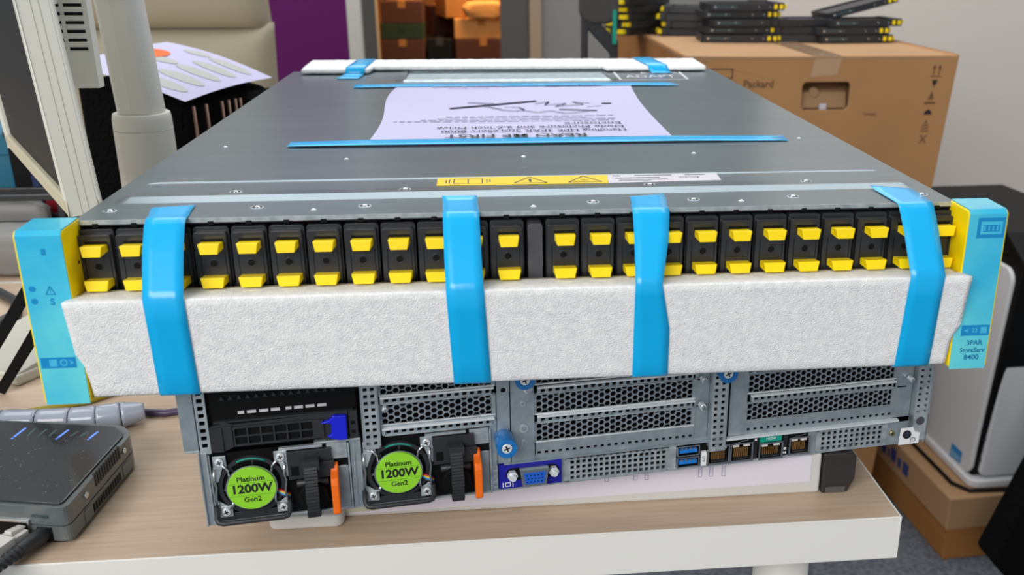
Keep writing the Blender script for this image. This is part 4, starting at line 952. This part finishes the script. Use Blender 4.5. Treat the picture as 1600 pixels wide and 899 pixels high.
# ================================================================== clutter at far left
t = thing('file_box', 'teal box at far left edge behind the monitor', 'box', (-590, 660, -117))
MB().box(-34, 32, 0, 100, 0, 118, m_tealbox).build('carton', t, bevel=2); MB().box(-36, 34, -2, 102, 104, 130, m_tealbox).build('lid', t, bevel=2)
t = thing('storage_tub', 'small black tub between the teal box and red pack, far left', 'tub', (-545, 650, -117))
MB().prism([(-9,0),(9,0),(11,128),(-11,128)], 0, 80, m_void, 'y').build('tub', t, bevel=2); MB().prism(rrect(-12, 12, 126, 133, 2), -2, 82, m_dark, 'y').build('rim', t)
t = thing('shiny_pack', 'dark blue and red glossy pack under the monitor, far left', 'pack', (-522, 640, -117))
MB().box(-10, 0, 0, 60, 0, 102, m_dblue).build('pack', t, bevel=2); MB().prism([(.2,0),(18,0),(20,60),(14,92),(.2,98)], 0, 50, m_red, 'y').build('sleeve', t, bevel=3)
t = thing('wire_rack', 'low black metal rack frame holding grey bags, behind left ear', 'rack', (-500, 600, -117))
mb = MB()
for z in (36, 66): mb.box(-110, 70, -2, 4, z, z+7, m_dark); mb.box(-110, 70, 30, 36, z, z+7, m_dark)
for x in (-108, 10, 62): mb.box(x, x+7, -4, 4, 0, 74, m_dark); mb.box(x, x+7, 28, 36, 0, 74, m_dark)
mb.build('rack_frame', t, bevel=1)
mb = MB(); blob(mb, -105, 70, -70, -8, 0, 48, m_bag, .12, 5); o = mb.build('plastic_bag', origin=(0,0,0)); o.location = W(-500, 600, -117); tag(o, 'crumpled grey plastic bag in front of black rack, far left', 'bag')
mb = MB(); blob(mb, -100, -8, 5, 28, 12, 64, m_bag, .12, 9); o = mb.build('plastic_bag'); o.location = W(-500, 600, -117); tag(o, 'grey cloth bundle inside the black rack, far left', 'bag')

# ================================================================== partition, cartons in the store room
t = thing('office_partition', 'purple fabric office partition with pale frame, beyond the chair', 'partition', (-520, 2500, -847))
MB().box(-700, 98, 4, 36, 60, 1600, m_purple).build('panel', t); MB().box(98, 138, 0, 40, 0, 1640, m_frame).box(-740, -700, 0, 40, 0, 1640, m_frame).box(-740, 138, 0, 40, 1600, 1640, m_frame).box(-740, 138, 0, 40, 20, 60, m_frame).build('frame', t, bevel=4)
for x in (-600, 0): MB().box(x-30, x+30, -180, 220, 0, 20, m_frame).build('foot', t, bevel=4)

def store_box(label, x0, x1, y, z0, z1, m, dep=300, rot=0, tape=m_kraftd):
    t = thing('cardboard_carton', label, 'box', ((x0+x1)/2, y+dep/2, z0), rot, 'cartons piled in the store room')
    h = (x1-x0)/2; MB().box(-h, h, -dep/2, dep/2, 0, z1-z0, m).build('carton', t, bevel=5)
    MB().box(-22, 22, -dep/2-1.5, dep/2+1, z1-z0-40, z1-z0+1.2, tape).build('tape_or_glint_strip', t)
store_box('dark brown carton bottom left in the store room doorway', -640, -385, 5560, -847, -330, m_stored)
store_box('dark green band carton stacked on the dark brown one in store room', -640, -385, 5560, -329, -236, m_storeg, tape=m_storeg)
store_box('dark red-brown carton above the green one in the store room', -630, -385, 5560, -235, -105, m_stored)
store_box('orange carton topmost at left of the store room doorway', -600, -440, 5600, -104, 120, m_store)
store_box('black crate in middle of the store room doorway floor', -370, -215, 5600, -847, -330, m_void, tape=m_dark)
store_box('very dark carton behind the black crate in store room', -380, -230, 5950, -847, -160, m_stored, rot=.2)
store_box('brown carton at lower right of the store room doorway', -195, 140, 5580, -847, -330, m_stored)
store_box('tan carton in the middle right of the store room', -200, 130, 5600, -329, -212, m_store, rot=.0)
store_box('tilted brown carton leaning at the centre of store room', -290, -150, 5640, -209, 60, m_kraftd, rot=.25)
store_box('glossy amber carton topmost at right of the store room', -85, 150, 5740, -209, -60, m_store, tape=m_storeglint)  # pale strip paints a reflective glint on this carton
mb = MB(); blob(mb, -140, 110, 5560, 5620, -209, -110, m_store, .22, 4, N=14); o = mb.build('wrapping_paper', origin=(-15, 5590, -209)); tag(o, 'crumpled amber wrapping paper lying on the middle right cartons in store room', 'paper')
store_box('brown carton standing at back of store room, upper right', -100, 260, 6300, -847, 60, m_kraftd)

# ================================================================== right: big carton with loose drive carriers, black chair
t = thing('shipping_carton', 'large brown shipping carton with hand hole, carrying loose drive carriers', 'box', (545, 1130, -847))
HT = 887
mb = MB(); x0, x1 = -237, 240; lean = .085
zz = lambda z: z
# front wall with a hand hole: four pieces
hx0, hx1, hz0, hz1 = -32, 53, 797, 844
hole = rrect(hx0, hx1, hz0, hz1, 8, 5); nh = len(hole); out = []
for (hx, hz) in hole:
    dx, dz = hx-10.5, hz-820; k_ = min((x1-10.5)/dx if dx > 0 else ((x0-10.5)/dx if dx < 0 else 1e9), (HT-820)/dz if dz > 0 else (-820/dz if dz < 0 else 1e9)); out.append([10.5+dx*k_, 820+dz*k_])
for c_ in ((x0,0),(x1,0),(x0,HT),(x1,HT)):
    b_ = min(range(nh), key=lambda q: (out[q][0]-c_[0])**2+(out[q][1]-c_[1])**2+(0 if (hole[q][0]-10.5)*(c_[0]-10.5) > 0 and (hole[q][1]-820)*(c_[1]-820) > 0 else 1e9)); out[b_] = list(c_)
for yy_ in (0, 7): mb.add([(p[0],yy_,p[1]) for p in hole]+[(p[0],yy_,p[1]) for p in out], [(k,(k+1)%nh,(k+1)%nh+nh,k+nh) for k in range(nh)], m_kraft)
mb.add([(p[0],0,p[1]) for p in hole]+[(p[0],7,p[1]) for p in hole], [(k,(k+1)%nh,(k+1)%nh+nh,k+nh) for k in range(nh)], m_kraftl)
mb.add([(p[0],0,p[1]) for p in out]+[(p[0],7,p[1]) for p in out], [(k,(k+1)%nh,(k+1)%nh+nh,k+nh) for k in range(nh)], m_kraft)
mb.box(x0, x0+7, 7, 930, 0, HT, m_kraftd); mb.box(x1-7, x1, 7, 930, 0, HT, m_kraft); mb.box(x0, x1, 930, 937, 0, HT, m_kraft); mb.box(x0, x1, 0, 937, HT-7, HT, m_kraftl); mb.box(x0, x1, 0, 937, 0, 7, m_kraft)  # left wall darker, top paler: side shading put into the card colours
mb.v = [(x-(lean*(HT-z) if x > 0 else 0)*max(0, x/240), y, z) for x, y, z in mb.v]
mb.build('carton', t, bevel=2.5)
mb = MB(); mb.hexa([(-31,14,798),(52,14,798),(52,30,800),(-31,30,800),(-31,20,824),(52,20,824),(52,32,828),(-31,32,828)], m_kraftl)
mb.box(-60, 80, 48, 52, 770, 870, m_kraft)
mb.cyl((-6,14,824), (-6,30,826), 8, m_kraftl, 20); mb.box(4, 16, 10, 13, 790, 806, mat('white_card', (205, 200, 205), .7)); mb.build('inner_flap', t)
mb = MB(); y = -.3
def T2(txt, size, x, z, sx=1, m=m_prtbr, bold=.3): mb.text(txt, size, FR(x, y, z), m, .2, bold=bold, sx=sx)
zr = lambda z: z+ZOFF
T2('Hewlett', 17, 362-545, zr(9)-11); T2('Packard', 17.5, 436-545, zr(-5.5), .95)
for a in ((-192,-154,zr(19),zr(21)),(-192,-154,zr(4),zr(6)),(-192,-190,zr(4),zr(21)),(-156,-154,zr(4),zr(21))): mb.box(a[0], a[1], y-.2, y, a[2], a[3], m_prtbr)
def flush(nm):
    global mb
    mb.v = [(x-(lean*(HT-z) if x > 0 else 0)*max(0, x/240), yy, z) for x, yy, z in mb.v]; mb.build(nm, t); mb = MB()
flush('lettering'); T2('Compaq', 7, 94, zr(-58), m=m_prtbr, bold=.1); flush('small_print')
# handling symbols down the right edge
for x in (199, 209): mb.box(x-1, x+1, y-.2, y, zr(8), zr(22), m_prtbr); mb.prism([(x-3.4,zr(19)),(x+3.4,zr(19)),(x,zr(25))], y-.2, y, m_prtbr, 'y')
mb.box(194, 214, y-.2, y, zr(4.6), zr(6.2), m_prtbr)
mb.prism([(199,zr(-1)),(209,zr(-1)),(207,zr(-8)),(204.6,zr(-10)),(204.6,zr(-14)),(203.4,zr(-14)),(203.4,zr(-10)),(201,zr(-8))], y-.2, y, m_blk, 'y')
mb.prism([(197,zr(-34)),(207,zr(-34)),(205,zr(-24)),(202,zr(-20)),(200,zr(-27))], y-.2, y, m_prtbr, 'y'); mb.box(192, 212, y-.2, y, zr(-42), zr(-38), m_prtbr)
mb.prism([(194,zr(-60)),(210,zr(-60)),(207,zr(-54)),(202,zr(-51)),(197,zr(-54))], y-.2, y, m_blk, 'y')
for k in range(3): mb.box(194+k, 210-k, y-.2, y, zr(-90+k*5), zr(-88+k*5), m_prtbr)
mb.prism([(199,zr(-76)),(205,zr(-76)),(202,zr(-68))], y-.2, y, m_prtbr, 'y')
T2('X', 20, 202, zr(-104), m=m_prtbr)
flush('handling_symbols')
mb = MB(); m_ct = mat('clear_tape', (182, 146, 112), .18, coat=.6)
mb.quad([(-20,-.4,852),(26,-.4,856),(34,-.4,HT),(-14,-.4,HT)], m_ct); mb.box(-14, 34, -.3, 500, HT, HT+.4, m_ct); mb.build('parcel_tape', t)

def sled():
    r = thing('drive_sled', 'x', 'drive carrier', (0, 0, 0), 0, 'loose drive carriers piled on the big carton')
    mb = MB(); mb.box(-75, 60, -36, 36, 1.5, 3, m_steelteal); mb.box(-75, 62, -38, -35.5, 0, 13, m_dark); mb.box(-75, 62, 35.5, 38, 0, 13, m_dark); mb.box(-76, -72, -38, 38, 0, 13, m_dark)
    mb.box(58, 72, -38, 38, 0, 14, m_dark); mb.box(-60, -20, -38.6, -38, 4, 9, m_steelteal); mb.build('sled_frame', r, bevel=.6)
    mb = MB(); mb.box(-71, 58, -33, 33, 3, 10, m_dark); mb.build('blank_insert', r)
    for yy in (-22, 20): MB().hexa([(72,yy-10,2.6),(80,yy-8,3),(80,yy+8,3),(72,yy+10,2.6),(72,yy-10,11.6),(79,yy-8,11),(79,yy+8,11),(72,yy+10,11.6)], m_yel).build('latch', r, bevel=.5)
    for xx in (52, 63): MB().box(xx, xx+6, -39.4, -38, 3, 11, m_yel).build('latch', r)
    for x in (-63, -30, 22, 44): MB().cyl((x,-38,6.5), (x,-39.6,6.5), 2.4 if x in (-63, 48) else 1.3, m_chrome, 12).build('screw', r)
    return r
S0 = sled(); first = True
def place(x, y, z, rz, label, tilt=0, pitch=0):
    global first
    o = S0 if first else copy_tree(S0); first = False
    o.location = W(x, y, z); o.rotation_euler = (tilt, pitch, rz); o['label'] = label
ords = ['bottom', 'second from bottom', 'third from bottom', 'fourth from bottom', 'fifth from bottom', 'sixth from bottom', 'top']
R_ = math.radians
for i in range(5):        # left stack, yellow latches towards the camera and left
    place(300+(i % 2)*6-(i//2)*4, 1600, 40.4+i*14.6, R_(-138+(i % 3)*3), 'black drive carrier with yellow latches facing forward, %s in left stack' % ords[i])
place(308, 1600, 40.4+5*14.6, R_(-128), 'black drive carrier on very top of the left stack')
for i in range(5):        # middle stack with screws on the long side, latches right
    place(470+(i % 3)*7, 1420+(i % 2)*10, 40.4+i*14.6, R_(-4 + (i*3) % 7), 'black drive carrier showing its long side, %s in the middle stack' % ords[i])
place(500, 1390+180, 40.4, R_(8), 'black drive carrier half hidden behind the middle stack on carton')
for i in range(4):
    place(415+(i % 2)*10, 1560, 40.4+i*14.6, R_(176-(i*4)), 'black drive carrier turned latches left between left and middle stacks, %s' % ords[i])
for i in range(3):        # right pile
    place(690-(i % 2)*16+i*9, 1400+i*4, 40.4+i*14.6, R_(3+i*2), 'black drive carrier in the right pile, %s' % ['lowest', 'middle one', 'upper one'][i])
for i in range(3):
    place(592+(i*17) % 30, 1330+90, 40.4+i*14.6, R_(172+i*6), 'black drive carrier with latches left, between middle and right piles, %s' % ['lowest', 'middle one', 'upper one'][i])
place(600, 1530, 40.4, R_(150), 'black drive carrier lying flat behind the right pile')
place(716, 1450, 40.4+3*14.6+12, R_(6), 'black drive carrier propped up at a slant on top of right pile', pitch=R_(-13))

t = thing('black_chair', 'black plastic chair with rounded back, left of the big carton', 'chair', (190, 1330, -847))
mb = MB(); mb.prism(rrect(-38, 34, 925, 1120, 26, 8), 0, 26, mat('charcoal_mesh', (62, 60, 58), .7), 'y'); mb.build('backrest', t, bevel=5)
mb = MB(); mb.prism([(-34,600),(-22,600),(-22,915),(20,870),(20,600),(34,600),(34,895),(-30,955),(-34,940)], 4, 24, m_dark, 'y'); mb.build('back_support', t, bevel=3)
MB().box(-60, 70, -260, 10, 560, 610, m_dark).build('seat', t, bevel=10); MB().box(22, 29, -6, 2, 890, 950, m_teal).build('side_strip', t)
for x in (-50, 60):
    for yy in (-240, 0): MB().cyl((x,yy,0), (x,yy,560), 12, m_dark, 14).build('leg', t)

# ================================================================== right: tower on cartons
t = thing('cardboard_carton', 'orange brown carton standing on the carpet, under the lidded carton', 'box', (985, 1200, -847), R_(3.5))
MB().box(-215, 215, -240, 400, 0, 64, m_kraftd).build('carton', t, bevel=3); MB().box(-215.6, -214, -240, 300, 40, 62, m_kraftd).build('flap_edge', t)
t = thing('cardboard_carton', 'pale brown carton with blue print on its side, carrying the white tower', 'box', (985, 1200, -782.5), R_(3.5))
MB().box(-218, 218, -243, 403, 0, 66, m_kraftl).build('carton', t, bevel=3)
mb = MB()
for k, (q, w_, z0, z1) in enumerate(((60,16,22,46),(36,10,22,40),(20,18,20,48),(-6,8,22,40),(-20,20,22,50),(-48,14,22,42),(-70,22,20,46))): mb.box(-218.7, -218.2, q-w_, q, z0, z1, m_prtbl)
mb.build('blue_print', t)
t = thing('desktop_tower', 'white computer tower with black louvred stripe, standing on the cartons at right', 'computer', (836, 985, -716), R_(2))
def tv(mb): mb.v = [(x, y-.10*z, z) for x, y, z in mb.v]; return mb
mb = MB(); mb.prism([(8,16),(420,16),(420,470),(60,478),(-14,440)], 6, 210, m_void, 'x'); tv(mb).build('core', t, bevel=4)
mb = MB(); mb.prism(rrect(8, 430, 14, 426, 26, 8), 0, 12, m_tower, 'x'); tv(mb).build('side_panel', t, bevel=4, seg=3)
mb = MB(); mb.prism(rrect(15, 215, 20, 452, 12, 8), -4, 8, m_tower, 'y'); tv(mb).build('front_panel', t, bevel=4, seg=3)
mb = MB(); mb.prism(roundpoly([(-6,-14),(216,-14),(216,430),(-6,430)], 24), 0, 16, m_tower, 'z'); mb.build('base', t, bevel=4, seg=3)
for k in range(9): mb = MB(); mb.box(10, 18, 2, 8, 50+k*44, 55+k*44, m_dark); tv(mb).build('louvre', t)
mb = MB(); mb.prism([(40,24),(78,20),(78,48),(40,48)], -.6, .2, m_blabel, 'x'); mb.prism([(43,27),(75,23),(75,36),(43,36)], -.8, -.6, mat('pale_blue', (120,180,215), .5), 'x'); tv(mb).build('energy_sticker', t)
mb = MB(); mb.tube([(790,1240,-712),(800,1100,-712),(806,990,-712),(826,962,-712),(900,960,-712),(1000,962,-712),(1080,962,-712)], 3.4, m_void, 10)
o = mb.build('mains_flex', origin=(800,1000,-716)); tag(o, 'black cord running round the foot of the white tower', 'cable')
t = thing('carry_case', 'black slanted case standing on the carpet at lower right corner', 'case', (900, 740, -847))
mb = MB(); mb.prism([(-146,141),(-20,0),(110,0),(110,290),(-40,447)], 0, 60, m_fur, 'y'); mb.build('case_body', t, bevel=6); mb = MB(); mb.tube([(-10,30,420),(10,30,460),(70,30,400),(60,30,350)], 5, m_dark, 8); mb.build('handle', t)
